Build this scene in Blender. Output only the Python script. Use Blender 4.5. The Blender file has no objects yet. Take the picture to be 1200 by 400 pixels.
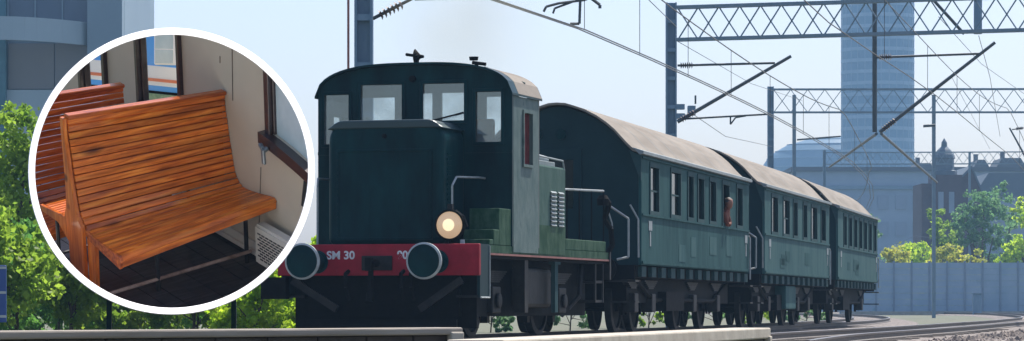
import bpy, bmesh, math, random
from mathutils import Vector, Matrix
S = bpy.context.scene
COL = S.collection
R = math.radians
F = 3600.0          # focal length in pixels of a 1200 px wide picture
CH = 0.43           # camera height above the rail head
HY = 360.0          # horizon row

def at(px, py, Y):
    """point in the place seen at a picture position, at distance Y"""
    return Vector(((px - 600) * Y / F, Y, CH - (py - HY) * Y / F))

# ------------------------------------------------------------------ materials
def mat(name, c1, c2=None, rough=0.6, scale=4.0, metal=0.0, bump=0.0, streak=None, spec=0.5, c3=None, detail=6, bscale=None,
        emit=None, estr=0, coat=0.0, lo=.35, hi=.65):
    m = bpy.data.materials.new(name); m.use_nodes = True
    nt = m.node_tree; N = nt.nodes; Lk = nt.links
    b = N['Principled BSDF']
    b.inputs['Roughness'].default_value = rough
    b.inputs['Metallic'].default_value = metal
    b.inputs['Specular IOR Level'].default_value = spec
    b.inputs['Coat Weight'].default_value = coat
    tc = N.new('ShaderNodeTexCoord'); mp = N.new('ShaderNodeMapping')
    Lk.new(tc.outputs['Object'], mp.inputs['Vector'])
    if streak: mp.inputs['Scale'].default_value = streak
    nz = N.new('ShaderNodeTexNoise'); nz.inputs['Scale'].default_value = scale; nz.inputs['Detail'].default_value = detail
    nz.inputs['Roughness'].default_value = .62
    Lk.new(mp.outputs['Vector'], nz.inputs['Vector'])
    c2 = c2 or tuple(x * .75 for x in c1)
    rp = N.new('ShaderNodeValToRGB')
    e = rp.color_ramp.elements
    e[0].position = lo; e[0].color = (*c1, 1); e[1].position = hi; e[1].color = (*c2, 1)
    if c3:
        x = e.new(min(.99, hi + .13)); x.color = (*c3, 1)
    Lk.new(nz.outputs['Fac'], rp.inputs['Fac']); Lk.new(rp.outputs['Color'], b.inputs['Base Color'])
    if bump:
        n2 = N.new('ShaderNodeTexNoise'); n2.inputs['Scale'].default_value = bscale or scale * 3; n2.inputs['Detail'].default_value = 5
        Lk.new(mp.outputs['Vector'], n2.inputs['Vector'])
        bp = N.new('ShaderNodeBump'); bp.inputs['Strength'].default_value = bump; bp.inputs['Distance'].default_value = .03
        Lk.new(n2.outputs['Fac'], bp.inputs['Height']); Lk.new(bp.outputs['Normal'], b.inputs['Normal'])
    if emit:
        b.inputs['Emission Color'].default_value = (*emit, 1); b.inputs['Emission Strength'].default_value = estr
    return m

def leafmat(name, c1, c2, trans=.5):
    m = bpy.data.materials.new(name); m.use_nodes = True
    nt = m.node_tree; N = nt.nodes; Lk = nt.links
    b = N['Principled BSDF']; b.inputs['Roughness'].default_value = .55
    out = N['Material Output']
    tc = N.new('ShaderNodeTexCoord'); nz = N.new('ShaderNodeTexNoise'); nz.inputs['Scale'].default_value = 1.6; nz.inputs['Detail'].default_value = 4
    rp = N.new('ShaderNodeValToRGB'); e = rp.color_ramp.elements
    e[0].position = .35; e[0].color = (*c1, 1); e[1].position = .65; e[1].color = (*c2, 1)
    Lk.new(tc.outputs['Object'], nz.inputs['Vector']); Lk.new(nz.outputs['Fac'], rp.inputs['Fac'])
    Lk.new(rp.outputs['Color'], b.inputs['Base Color'])
    tr = N.new('ShaderNodeBsdfTranslucent'); Lk.new(rp.outputs['Color'], tr.inputs['Color'])
    mx = N.new('ShaderNodeMixShader'); mx.inputs['Fac'].default_value = trans
    Lk.new(b.outputs['BSDF'], mx.inputs[1]); Lk.new(tr.outputs['BSDF'], mx.inputs[2]); Lk.new(mx.outputs['Shader'], out.inputs['Surface'])
    return m

M = {}
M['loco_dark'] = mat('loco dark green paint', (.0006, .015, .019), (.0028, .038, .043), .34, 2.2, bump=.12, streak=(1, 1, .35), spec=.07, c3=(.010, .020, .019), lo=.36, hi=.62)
M['loco_side'] = mat('loco weathered sunlit green paint', (.085, .135, .13), (.14, .19, .18), .74, 3.5, bump=.2, streak=(1, 1, .6), c3=(.045, .085, .08), spec=.1, lo=.32, hi=.6)  # lighter tone is weathering plus sunlight on this side put into the colour
M['loco_cabinet'] = mat('cabinet green paint', (.042, .095, .078), (.075, .13, .11), .74, 3.5, bump=.2, streak=(1, 1, .6), c3=(.022, .06, .048), spec=.1, lo=.32, hi=.62)
M['loco_valance'] = mat('loco green sill paint', (.018, .060, .032), (.05, .10, .062), .7, 6, bump=.15, streak=(1, 1, .5), spec=.1, lo=.4, hi=.6)
M['lid_green'] = mat('glossy hood lid paint', (.004, .026, .031), (.006, .034, .039), .36, 3, bump=.03, spec=.6)
M['gravel_stone'] = mat('loose stones', (.30, .25, .21), (.16, .13, .11), .9, 7, c3=(.42, .38, .34))
M['red'] = mat('buffer beam red', (.36, .012, .030), (.26, .010, .022), .5, 5, bump=.05, spec=.2, c3=(.16, .010, .016))
M['rust_edge'] = mat('rusty red edge', (.30, .12, .10), (.20, .08, .07), .7, 8)
M['black'] = mat('running gear black', (.004, .0045, .005), (.009, .009, .009), .75, 6, bump=.1, spec=.08)  # near-black tone shared by running gear and fill pieces
M['black2'] = mat('oily steel', (.010, .011, .012), (.026, .024, .022), .6, 6, bump=.1, spec=.25)
M['white_line'] = mat('white edge paint', (.42, .46, .46), (.28, .31, .31), .6, 8)
M['white_letter'] = mat('white lettering paint', (.75, .76, .76), (.62, .6, .6), .6, 8)
M['steel'] = mat('galvanised tube', (.35, .38, .38), (.25, .28, .28), .45, 10, metal=.4)
M['rail'] = mat('worn rail steel', (.045, .036, .032), (.075, .06, .05), .6, 6, metal=.3)
M['railtop'] = mat('polished rail head', (.16, .16, .16), (.12, .115, .11), .4, 6, metal=.7)
M['coach_side'] = mat('coach weathered green', (.012, .056, .060), (.028, .086, .088), .74, 2.6, bump=.15, streak=(1, 1, .3), c3=(.010, .036, .040), spec=.08, lo=.36, hi=.64)
M['coach_side_pale'] = mat('coach pale green', (.026, .082, .088), (.052, .116, .116), .74, 2.6, bump=.15, streak=(1, 1, .3), c3=(.020, .06, .064), spec=.08, lo=.36, hi=.64)  # paler green for the rear coaches and patches
M['coach_end'] = mat('coach end dark green', (.005, .026, .032), (.008, .034, .040), .5, 2, bump=.08, spec=.14)
M['coach_frame'] = mat('window surround paint', (.024, .064, .070), (.045, .082, .085), .78, 6, spec=.08)
M['roof'] = mat('dusty coach roof', (.19, .168, .142), (.27, .242, .208), .9, 1.2, bump=.2, streak=(2, .3, 1), c3=(.13, .112, .095), spec=.1)
M['gutter'] = mat('roof rim', (.27, .31, .32), (.20, .24, .25), .7, 5, spec=.2)
M['dark_glass'] = mat('carriage glass with interior shade', (.006, .009, .010), (.010, .014, .015), .08, 2)  # opaque near-black stands for the unlit inside of the coach
M['dull_glass'] = mat('dusty lowered glass with sheen', (.05, .08, .085), (.08, .11, .115), .3, 6)  # paler tone is dust plus reflection put into the colour
M['interior'] = mat('cab interior paint', (.10, .13, .12), (.07, .09, .085), .7, 3)
M['seat_brown'] = mat('orange brown seat cover', (.32, .10, .04), (.20, .06, .03), .7, 6)
M['curtain'] = mat('dark red curtain', (.10, .012, .012), (.16, .02, .02), .8, 8)
M['lamp_lens'] = mat('lit warm lens', (.4, .34, .25), (.4, .33, .23), .15, 3, emit=(1.0, .64, .36), estr=.19)
M['lamp_core'] = mat('lit bulb', (.5, .42, .3), (.5, .42, .3), .2, 3, emit=(1.0, .76, .46), estr=.50)
M['mast'] = mat('blue grey painted mast', (.12, .21, .30), (.16, .25, .34), .55, 6, bump=.05, streak=(1, 1, .3))
M['gantry'] = mat('grey gantry steel', (.13, .20, .26), (.17, .24, .30), .6, 5)
M['tube'] = mat('dark bracket tube', (.035, .05, .06), (.06, .075, .08), .5, 6)
M['wire'] = mat('copper wire weathered', (.05, .06, .06), (.08, .085, .08), .5, 10)
M['insul'] = mat('insulator glaze', (.06, .035, .03), (.09, .06, .05), .25, 10)
M['timber'] = mat('weathered pale timber', (.21, .18, .15), (.32, .285, .24), .85, 2.2, bump=.3, streak=(.3, 3, 3), c3=(.12, .10, .085))
M['timber_dark'] = mat('dark timber', (.035, .026, .022), (.06, .045, .035), .8, 4, bump=.3)  # plain dark tone for kerb boards and sleepers
M['concrete'] = mat('pale concrete lid', (.34, .30, .24), (.44, .40, .33), .85, 3, bump=.25, c3=(.22, .19, .15))
M['panel_grey'] = mat('hazed barrier panel', (.24, .34, .45), (.31, .40, .50), .8, .6, bump=.1, c3=(.19, .33, .40))  # colour raised toward blue to carry the distance haze
M['post_grey'] = mat('barrier post', (.16, .22, .30), (.20, .26, .34), .7, 3)
M['slate_wall'] = mat('blue grey cladding', (.17, .245, .315), (.19, .27, .335), .5, .15)
M['slate_band'] = mat('pale balcony band', (.27, .36, .42), (.30, .39, .45), .5, .3)
M['slate_glass'] = mat('dark tinted glazing', (.065, .11, .175), (.085, .13, .195), .3, .25)
M['slate_brown'] = mat('grey brown infill', (.15, .155, .165), (.17, .172, .18), .6, .2)
M['teal_col'] = mat('teal downpipe', (.03, .12, .17), (.04, .15, .2), .5, 1)
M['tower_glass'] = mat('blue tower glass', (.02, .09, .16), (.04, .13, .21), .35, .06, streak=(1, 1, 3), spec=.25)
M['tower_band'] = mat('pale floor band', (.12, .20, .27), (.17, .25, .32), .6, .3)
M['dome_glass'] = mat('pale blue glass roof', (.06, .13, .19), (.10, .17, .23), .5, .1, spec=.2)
M['far_wall'] = mat('hazed far facade', (.22, .29, .37), (.27, .34, .42), .8, .2)  # bluish lift of the far haze put into the wall colour
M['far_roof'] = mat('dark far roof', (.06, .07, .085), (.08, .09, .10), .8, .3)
M['far_win'] = mat('hazed far window glass', (.19, .25, .325), (.22, .275, .35), .5, .5)  # kept close to the facade tone, haze fade put into the colour
M['brick'] = mat('dark brown hazed brick', (.085, .062, .066), (.065, .05, .056), .85, 1.5, c3=(.11, .08, .08))  # brown brick with its red muted, haze put into the colour
M['slate_roof'] = mat('dark slate roof', (.07, .10, .13), (.09, .12, .15), .7, 1)
M['trunk'] = mat('bark', (.06, .045, .03), (.10, .075, .05), .9, 8, bump=.4)
M['leaf_mid'] = leafmat('mid green leaf', (.16, .30, .030), (.32, .46, .05), .68)
M['leaf_dark'] = leafmat('deep green leaf', (.08, .25, .055), (.19, .40, .07), .64)
M['leaf_lime'] = leafmat('lime green leaf', (.34, .54, .03), (.55, .68, .05), .7)
M['leaf_yellow'] = leafmat('yellow green leaf', (.40, .46, .06), (.58, .56, .08), .6)
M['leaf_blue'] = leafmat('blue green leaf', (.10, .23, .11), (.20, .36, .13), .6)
M['skin'] = mat('skin', (.26, .115, .07), (.22, .095, .06), .55, 8)
M['orange_cloth'] = mat('rust orange shirt', (.17, .045, .02), (.12, .032, .016), .8, 8)
M['hair'] = mat('dark hair', (.02, .014, .01), (.03, .02, .015), .6, 10)
M['blue_board'] = mat('blue painted board', (.02, .06, .22), (.025, .075, .26), .5, 4)
# compartment
M['ring_white'] = mat('white lacquered ring', (.92, .91, .89), (.90, .89, .87), .5, 2)
M['shell'] = mat('drum shell paint', (.30, .32, .32), (.24, .26, .26), .6, 3, bump=.1)
M['bounce_lining'] = mat('white light bounce lining', (.82, .80, .76), (.78, .76, .72), .7, 3)
M['cream'] = mat('cream panel paint', (.49, .43, .325), (.55, .485, .37), .55, 1.6, bump=.05, c3=(.40, .345, .26))
M['seam'] = mat('dark panel seam', (.10, .08, .06), (.2, .17, .13), .8, 12)
M['sill'] = mat('dark stained window wood', (.030, .016, .016), (.050, .028, .026), .3, 5, streak=(1, 1, 5), coat=.3)
M['handle'] = mat('painted iron latch', (.22, .25, .26), (.15, .17, .18), .35, 9, metal=.4)
M['heater'] = mat('ivory heater enamel', (.64, .60, .50), (.58, .54, .45), .4, 4)
M['slot'] = mat('dark heater slot', (.012, .012, .012), (.02, .02, .02), .8, 9)
M['iron'] = mat('black iron leg', (.014, .014, .015), (.03, .03, .03), .45, 9, metal=.3)
M['worn_iron'] = mat('worn foot rail', (.16, .09, .06), (.48, .34, .26), .35, 7, metal=.3)
M['blue_coach'] = mat('bright blue coach paint', (.08, .38, .95), (.09, .42, .96), .4, 2)
M['white_coach'] = mat('white coach paint', (.92, .92, .93), (.88, .89, .9), .4, 2)
M['orange_stripe'] = mat('orange red stripe', (.80, .22, .10), (.76, .2, .09), .4, 3)
M['pale_glass'] = mat('pale opaque glass', (.55, .66, .70), (.44, .56, .60), .15, 4)
M['grass_strip'] = mat('pale grass', (.35, .48, .30), (.22, .36, .22), .9, 20, bump=.4)

def woodmat(name, base, dark, light, rough, sx, knots=True, along='x'):
    m = bpy.data.materials.new(name); m.use_nodes = True
    nt = m.node_tree; N = nt.nodes; Lk = nt.links; b = N['Principled BSDF']
    tc = N.new('ShaderNodeTexCoord'); mp = N.new('ShaderNodeMapping'); mp.inputs['Scale'].default_value = (1.1, sx, sx) if along == 'x' else (sx, sx, 1.1)
    Lk.new(tc.outputs['Object'], mp.inputs['Vector'])
    nz = N.new('ShaderNodeTexNoise'); nz.inputs['Scale'].default_value = 3.0; nz.inputs['Detail'].default_value = 8; nz.inputs['Distortion'].default_value = .8
    Lk.new(mp.outputs['Vector'], nz.inputs['Vector'])
    rp = N.new('ShaderNodeValToRGB'); e = rp.color_ramp.elements
    e[0].position = .30; e[0].color = (*dark, 1); e[1].position = .72; e[1].color = (*light, 1)
    x = e.new(.5); x.color = (*base, 1)
    Lk.new(nz.outputs['Fac'], rp.inputs['Fac'])
    col = rp.outputs['Color']
    # board to board difference: wide cells along the slat
    mp2 = N.new('ShaderNodeMapping'); mp2.inputs['Scale'].default_value = (.5, 24.0, 24.0) if along == 'x' else (1, 5, .5)
    Lk.new(tc.outputs['Object'], mp2.inputs['Vector'])
    n2 = N.new('ShaderNodeTexNoise'); n2.inputs['Scale'].default_value = 1.0; n2.inputs['Detail'].default_value = 1
    Lk.new(mp2.outputs['Vector'], n2.inputs['Vector'])
    mr = N.new('ShaderNodeMapRange'); mr.inputs[1].default_value = .3; mr.inputs[2].default_value = .7; mr.inputs[3].default_value = .62; mr.inputs[4].default_value = 1.2
    Lk.new(n2.outputs['Fac'], mr.inputs[0])
    mu = N.new('ShaderNodeMix'); mu.data_type = 'RGBA'; mu.blend_type = 'MULTIPLY'; mu.inputs[0].default_value = 1
    Lk.new(col, mu.inputs[6]); Lk.new(mr.outputs[0], mu.inputs[7]); col = mu.outputs[2]
    if knots:
        mp3 = N.new('ShaderNodeMapping'); mp3.inputs['Scale'].default_value = (1.6, 5, 5); Lk.new(tc.outputs['Object'], mp3.inputs['Vector'])
        vo = N.new('ShaderNodeTexVoronoi'); vo.inputs['Scale'].default_value = 1.0; Lk.new(mp3.outputs['Vector'], vo.inputs['Vector'])
        r3 = N.new('ShaderNodeValToRGB'); q = r3.color_ramp.elements
        q[0].position = .09; q[0].color = (.10, .06, .05, 1); q[1].position = .20; q[1].color = (1, 1, 1, 1)
        Lk.new(vo.outputs['Distance'], r3.inputs['Fac'])
        m2 = N.new('ShaderNodeMix'); m2.data_type = 'RGBA'; m2.blend_type = 'MULTIPLY'; m2.inputs[0].default_value = .85
        Lk.new(col, m2.inputs[6]); Lk.new(r3.outputs['Color'], m2.inputs[7]); col = m2.outputs[2]
    Lk.new(col, b.inputs['Base Color'])
    b.inputs['Roughness'].default_value = rough
    b.inputs['Specular IOR Level'].default_value = .3; b.inputs['Coat Weight'].default_value = .25; b.inputs['Coat Roughness'].default_value = .12
    bp = N.new('ShaderNodeBump'); bp.inputs['Strength'].default_value = .12; bp.inputs['Distance'].default_value = .01
    Lk.new(nz.outputs['Fac'], bp.inputs['Height']); Lk.new(bp.outputs['Normal'], b.inputs['Normal'])
    return m
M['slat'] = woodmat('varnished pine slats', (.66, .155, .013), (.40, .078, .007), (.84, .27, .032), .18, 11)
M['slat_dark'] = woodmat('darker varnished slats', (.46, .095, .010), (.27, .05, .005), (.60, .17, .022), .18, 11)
M['slat_end'] = woodmat('varnished end board', (.60, .135, .012), (.36, .07, .006), (.74, .23, .028), .2, 11, True, 'z')
M['floorboard'] = woodmat('black stained floorboard', (.022, .022, .025), (.010, .010, .012), (.05, .05, .054), .35, 10, False)

def dustyglass():
    m = bpy.data.materials.new('dusty cab glass'); m.use_nodes = True; nt = m.node_tree; N = nt.nodes; Lk = nt.links
    out = N['Material Output']; N.remove(N['Principled BSDF'])
    t = N.new('ShaderNodeBsdfTransparent'); t.inputs['Color'].default_value = (.86, .93, .95, 1)
    d = N.new('ShaderNodeBsdfTranslucent'); d.inputs['Color'].default_value = (.55, .62, .64, 1)
    g = N.new('ShaderNodeBsdfGlossy'); g.inputs['Roughness'].default_value = .06; g.inputs['Color'].default_value = (.8, .85, .88, 1)
    a = N.new('ShaderNodeMixShader'); b = N.new('ShaderNodeMixShader')
    tc = N.new('ShaderNodeTexCoord'); nz = N.new('ShaderNodeTexNoise'); nz.inputs['Scale'].default_value = 3
    mr = N.new('ShaderNodeMapRange'); mr.inputs[1].default_value = .3; mr.inputs[2].default_value = .7; mr.inputs[3].default_value = .14; mr.inputs[4].default_value = .34
    Lk.new(tc.outputs['Object'], nz.inputs['Vector']); Lk.new(nz.outputs['Fac'], mr.inputs[0]); Lk.new(mr.outputs[0], a.inputs['Fac'])
    Lk.new(t.outputs[0], a.inputs[1]); Lk.new(d.outputs[0], a.inputs[2])
    b.inputs['Fac'].default_value = .14; Lk.new(a.outputs[0], b.inputs[1]); Lk.new(g.outputs[0], b.inputs[2]); Lk.new(b.outputs[0], out.inputs['Surface'])
    return m
M['dusty_glass'] = dustyglass()
# ballast
def ballast():
    m = bpy.data.materials.new('ballast stones'); m.use_nodes = True
    nt = m.node_tree; N = nt.nodes; Lk = nt.links; b = N['Principled BSDF']; b.inputs['Roughness'].default_value = .9
    tc = N.new('ShaderNodeTexCoord')
    vo = N.new('ShaderNodeTexVoronoi'); vo.inputs['Scale'].default_value = 9; Lk.new(tc.outputs['Object'], vo.inputs['Vector'])
    rp = N.new('ShaderNodeValToRGB'); e = rp.color_ramp.elements
    e[0].color = (.05, .04, .034, 1); e[1].color = (.30, .26, .23, 1); x = e.new(.5); x.color = (.13, .108, .095, 1)
    sp = N.new('ShaderNodeSeparateColor'); Lk.new(vo.outputs['Color'], sp.inputs[0]); Lk.new(sp.outputs[0], rp.inputs['Fac'])
    Lk.new(rp.outputs['Color'], b.inputs['Base Color'])
    bp = N.new('ShaderNodeBump'); bp.inputs['Strength'].default_value = .8; bp.inputs['Distance'].default_value = .05; bp.invert = True
    Lk.new(vo.outputs['Distance'], bp.inputs['Height']); Lk.new(bp.outputs['Normal'], b.inputs['Normal'])
    return m
M['ballast'] = ballast()
M['ground'] = mat('dry earth and weeds', (.12, .11, .08), (.08, .10, .05), .95, .4, bump=.4, c3=(.17, .15, .12))

# ------------------------------------------------------------------ mesh builder
class MB:
    def __init__(self): self.v = []; self.f = []
    def add(self, vs, fs):
        o = len(self.v); self.v += [tuple(p) for p in vs]; self.f += [tuple(i + o for i in f) for f in fs]; return self
    def box(self, x0, x1, y0, y1, z0, z1):
        return self.add([(x0,y0,z0),(x1,y0,z0),(x1,y1,z0),(x0,y1,z0),(x0,y0,z1),(x1,y0,z1),(x1,y1,z1),(x0,y1,z1)],
            [(0,3,2,1),(4,5,6,7),(0,1,5,4),(1,2,6,5),(2,3,7,6),(3,0,4,7)])
    def tube(self, p0, p1, r0, r1=None, n=8, cap=True):
        p0 = Vector(p0); p1 = Vector(p1); r1 = r0 if r1 is None else r1
        d = (p1 - p0).normalized(); a = d.orthogonal().normalized(); b = d.cross(a)
        vs = []
        for p, r in ((p0, r0), (p1, r1)):
            for k in range(n):
                t = 2 * math.pi * k / n; vs.append(p + (a * math.cos(t) + b * math.sin(t)) * r)
        fs = [(k, (k + 1) % n, n + (k + 1) % n, n + k) for k in range(n)]
        if cap: fs += [tuple(range(n))[::-1], tuple(range(n, 2 * n))]
        return self.add(vs, fs)
    def pipe(self, pts, r, n=6):
        for a, b in zip(pts[:-1], pts[1:]): self.tube(a, b, r, n=n)
        return self
    def bar(self, p0, p1, w, h, up=(0, 0, 1)):
        p0 = Vector(p0); p1 = Vector(p1); d = (p1 - p0).normalized(); up = Vector(up)
        s = d.cross(up).normalized() * (w / 2); t = s.cross(d).normalized() * (h / 2)
        vs = [p + a * s + b * t for p in (p0, p1) for a, b in ((-1,-1),(1,-1),(1,1),(-1,1))]
        return self.add(vs, [(0,1,2,3),(7,6,5,4),(0,4,5,1),(1,5,6,2),(2,6,7,3),(3,7,4,0)])
    def lathe(self, prof, c=(0,0,0), axis='z', n=24):
        """prof: list of (radius, height)"""
        vs = []; m = len(prof)
        for k in range(n):
            t = 2 * math.pi * k / n
            for r, h in prof:
                x, y = r * math.cos(t), r * math.sin(t)
                p = {'z': (x, y, h), 'y': (x, h, -y), 'x': (h, x, y)}[axis]
                vs.append((p[0] + c[0], p[1] + c[1], p[2] + c[2]))
        fs = []
        for k in range(n):
            a = k * m; b = ((k + 1) % n) * m
            for j in range(m - 1): fs.append((a + j, b + j, b + j + 1, a + j + 1))
        return self.add(vs, fs)
    def extrude(self, poly, a0, a1, axis='y'):
        """poly: 2-D outline (u, z) extruded along axis between a0 and a1"""
        n = len(poly)
        P = (lambda u, z, a: (u, a, z)) if axis == 'y' else (lambda u, z, a: (a, u, z)) if axis == 'x' else (lambda u, z, a: (u, z, a))
        vs = [P(u, z, a0) for u, z in poly] + [P(u, z, a1) for u, z in poly]
        fs = [(k, (k + 1) % n, n + (k + 1) % n, n + k) for k in range(n)] + [tuple(range(n))[::-1], tuple(range(n, 2 * n))]
        return self.add(vs, fs)
    def panel(self, us, zs, holes, t0, t1, mp, top=None):
        """wall of cells with openings; mp(u, z, t) -> point; top(u) replaces the highest z"""
        U = sorted(set([round(x, 4) for x in us] + [round(x, 4) for h in holes for x in h[:2]]))
        Z = sorted(set([round(x, 4) for x in zs] + [round(x, 4) for h in holes for x in h[2:4]]))
        keep = set()
        for i in range(len(U) - 1):
            for j in range(len(Z) - 1):
                cu, cz = (U[i] + U[i+1]) / 2, (Z[j] + Z[j+1]) / 2
                if not any(h[0] < cu < h[1] and h[2] < cz < h[3] for h in holes): keep.add((i, j))
        vid = {}; vs = []; fs = []
        def V(i, j, t):
            if (i, j, t) not in vid:
                z = Z[j]
                if top and j == len(Z) - 1: z = top(U[i])
                vid[(i, j, t)] = len(vs); vs.append(mp(U[i], z, (t0, t1)[t]))
            return vid[(i, j, t)]
        for (i, j) in keep:
            for t in (0, 1):
                q = (V(i,j,t), V(i+1,j,t), V(i+1,j+1,t), V(i,j+1,t)); fs.append(q if t == 0 else q[::-1])
            for (di, dj, a, b) in ((-1,0,(i,j),(i,j+1)), (1,0,(i+1,j+1),(i+1,j)), (0,-1,(i+1,j),(i,j)), (0,1,(i,j+1),(i+1,j+1))):
                if (i + di, j + dj) not in keep:
                    fs.append((V(*a,0), V(*b,0), V(*b,1), V(*a,1)))
        return self.add(vs, fs)
    def warp(self, fn): self.v = [tuple(fn(*p)) for p in self.v]; return self
    def build(self, name, m, parent=None, bevel=0, smooth=False, clip=None, seg=2, loc=None):
        me = bpy.data.meshes.new(name)
        bm = bmesh.new()
        bv = [bm.verts.new(p) for p in self.v]
        for f in self.f:
            try: bm.faces.new([bv[i] for i in f])
            except ValueError: pass
        bmesh.ops.recalc_face_normals(bm, faces=bm.faces)
        if bevel and clip:
            es = [e for e in bm.edges if len(e.link_faces) == 2 and e.calc_face_angle(0) > .6]
            bmesh.ops.bevel(bm, geom=es, offset=bevel, segments=seg, affect='EDGES', clamp_overlap=True)
        if clip:
            for co, no in clip:
                bmesh.ops.bisect_plane(bm, geom=bm.verts[:] + bm.edges[:] + bm.faces[:], plane_co=co, plane_no=no, clear_outer=True)
        if not bm.verts: bm.free(); return None
        bm.to_mesh(me); bm.free()
        if smooth:
            for p in me.polygons: p.use_smooth = True
        o = bpy.data.objects.new(name, me); COL.objects.link(o)
        me.materials.append(M[m])
        if parent: o.parent = parent
        if loc: o.location = loc
        if bevel and not clip:
            b = o.modifiers.new('edge', 'BEVEL'); b.width = bevel; b.segments = seg; b.limit_method = 'ANGLE'; b.angle_limit = R(40)
        return o

def tag(o, label=None, cat=None, group=None, kind=None):
    if label: o['label'] = label
    if cat: o['category'] = cat
    if group: o['group'] = group
    if kind: o['kind'] = kind
    return o
def empty(name, loc=(0, 0, 0), rz=0, label=None, cat=None, group=None, matrix=None):
    o = bpy.data.objects.new(name, None); COL.objects.link(o); o.empty_display_size = .2
    o.location = loc; o.rotation_euler = (0, 0, rz)
    if matrix: o.matrix_world = matrix
    return tag(o, label, cat, group)
def copy_tree(o, parent=None):
    c = o.copy(); COL.objects.link(c)
    if parent: c.parent = parent
    for ch in list(o.children): copy_tree(ch, c)
    return c
# ------------------------------------------------------------------ camera, sky, sun
cam = bpy.data.cameras.new('camera'); co = bpy.data.objects.new('camera', cam); COL.objects.link(co)
co.location = (0, 0, CH); co.rotation_euler = (R(90), 0, 0)
cam.sensor_width = 36; cam.lens = F / 1200 * 36; cam.shift_y = 160 / 1200; cam.clip_start = .1; cam.clip_end = 6000
S.camera = co
SUN_EL, SUN_ROT = R(57), R(30)
w = bpy.data.worlds.new('World'); S.world = w; w.use_nodes = True
nt = w.node_tree; bg = nt.nodes['Background']
sky = nt.nodes.new('ShaderNodeTexSky'); sky.sky_type = 'NISHITA'; sky.sun_disc = False
sky.sun_elevation = SUN_EL; sky.sun_rotation = SUN_ROT; sky.air_density = 1.0; sky.dust_density = 2.2; sky.ozone_density = 2.0
tn = nt.nodes.new('ShaderNodeMix'); tn.data_type = 'RGBA'; tn.blend_type = 'MULTIPLY'; tn.inputs[0].default_value = 1; tn.inputs[7].default_value = (1.0, .945, .985, 1)
nt.links.new(sky.outputs['Color'], tn.inputs[6]); nt.links.new(tn.outputs[2], bg.inputs['Color']); bg.inputs['Strength'].default_value = .092
sl = bpy.data.lights.new('sun', 'SUN'); so = bpy.data.objects.new('sun', sl); COL.objects.link(so)
sl.energy = 3.6; sl.angle = R(.5); sl.color = (1, .95, .87)
dirv = Vector((math.sin(SUN_ROT) * math.cos(SUN_EL), math.cos(SUN_ROT) * math.cos(SUN_EL), math.sin(SUN_EL)))
so.rotation_euler = (-dirv).to_track_quat('-Z', 'Y').to_euler(); so.location = dirv * 60
S.view_settings.view_transform = 'Standard'; S.view_settings.look = 'None'; S.view_settings.gamma = 1
S.view_settings.exposure = 1.17
S.render.engine = 'CYCLES'
S.cycles.max_bounces = 6; S.cycles.volume_bounces = 0; S.cycles.use_denoising = True

# ------------------------------------------------------------------ ground and tracks
GZ = -.22
g = MB()
xs = [-2500, -400, -120, -60, -30, 0, 30, 60, 120, 400, 2500]; ys = [-60, 0, 20, 40, 60, 80, 110, 150, 220, 400, 1000, 4000]
for i in range(len(xs) - 1):
    for j in range(len(ys) - 1):
        g.add([(xs[i], ys[j], GZ), (xs[i+1], ys[j], GZ), (xs[i+1], ys[j+1], GZ), (xs[i], ys[j+1], GZ)], [(0, 1, 2, 3)])
tag(g.build('ground', 'ground'), kind='structure')

def catmull(P, step=1.0):
    out = []
    Q = [P[0]] + P + [P[-1]]
    for i in range(1, len(Q) - 2):
        a, b, c, d = [Vector(q) for q in Q[i-1:i+3]]
        n = max(2, int((c - b).length / step))
        for k in range(n):
            t = k / n
            out.append(.5 * ((2*b) + (c-a)*t + (2*a-5*b+4*c-d)*t*t + (3*b-a-3*c+d)*t**3))
    out.append(Vector(P[-1])); return out
def offset(path, o):
    r = []
    for i, p in enumerate(path):
        a = path[max(0, i-1)]; b = path[min(len(path)-1, i+1)]; d = (b - a).normalized()
        r.append(Vector((p.x + d.y * o, p.y - d.x * o)))
    return r
def sweep(path, prof):
    """prof: closed (offset, z) outline swept along a flat path"""
    mb = MB(); n = len(prof); L = [offset(path, o) for o, z in prof]
    for i in range(len(path)):
        for k in range(n): mb.v.append((L[k][i].x, L[k][i].y, prof[k][1]))
    for i in range(len(path) - 1):
        for k in range(n): mb.f.append((i*n+k, i*n+(k+1)%n, (i+1)*n+(k+1)%n, (i+1)*n+k))
    mb.f += [tuple(range(n)), tuple(range((len(path)-1)*n, len(path)*n))[::-1]]
    return mb
trackA = catmull([(-10.5, 16), (-6.0, 29), (-2.2, 41.2), (.65, 50.2), (3.3, 61.6), (5.85, 73.4), (8.25, 85.5), (11.6, 104), (15.2, 130), (18.5, 165), (20, 200), (20.5, 330)], 1.2)
trackB = catmull([(3.1, 40), (4.6, 48.5), (6.3, 56), (9.2, 68), (13.0, 85), (18.0, 108), (24.0, 140), (31, 190), (35, 235), (35, 330)], 1.2)
trackC = catmull([(9.5, 46), (12.2, 58), (16.2, 75), (22.5, 102), (30, 138), (39, 190), (47, 250), (53, 330)], 1.5)
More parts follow.
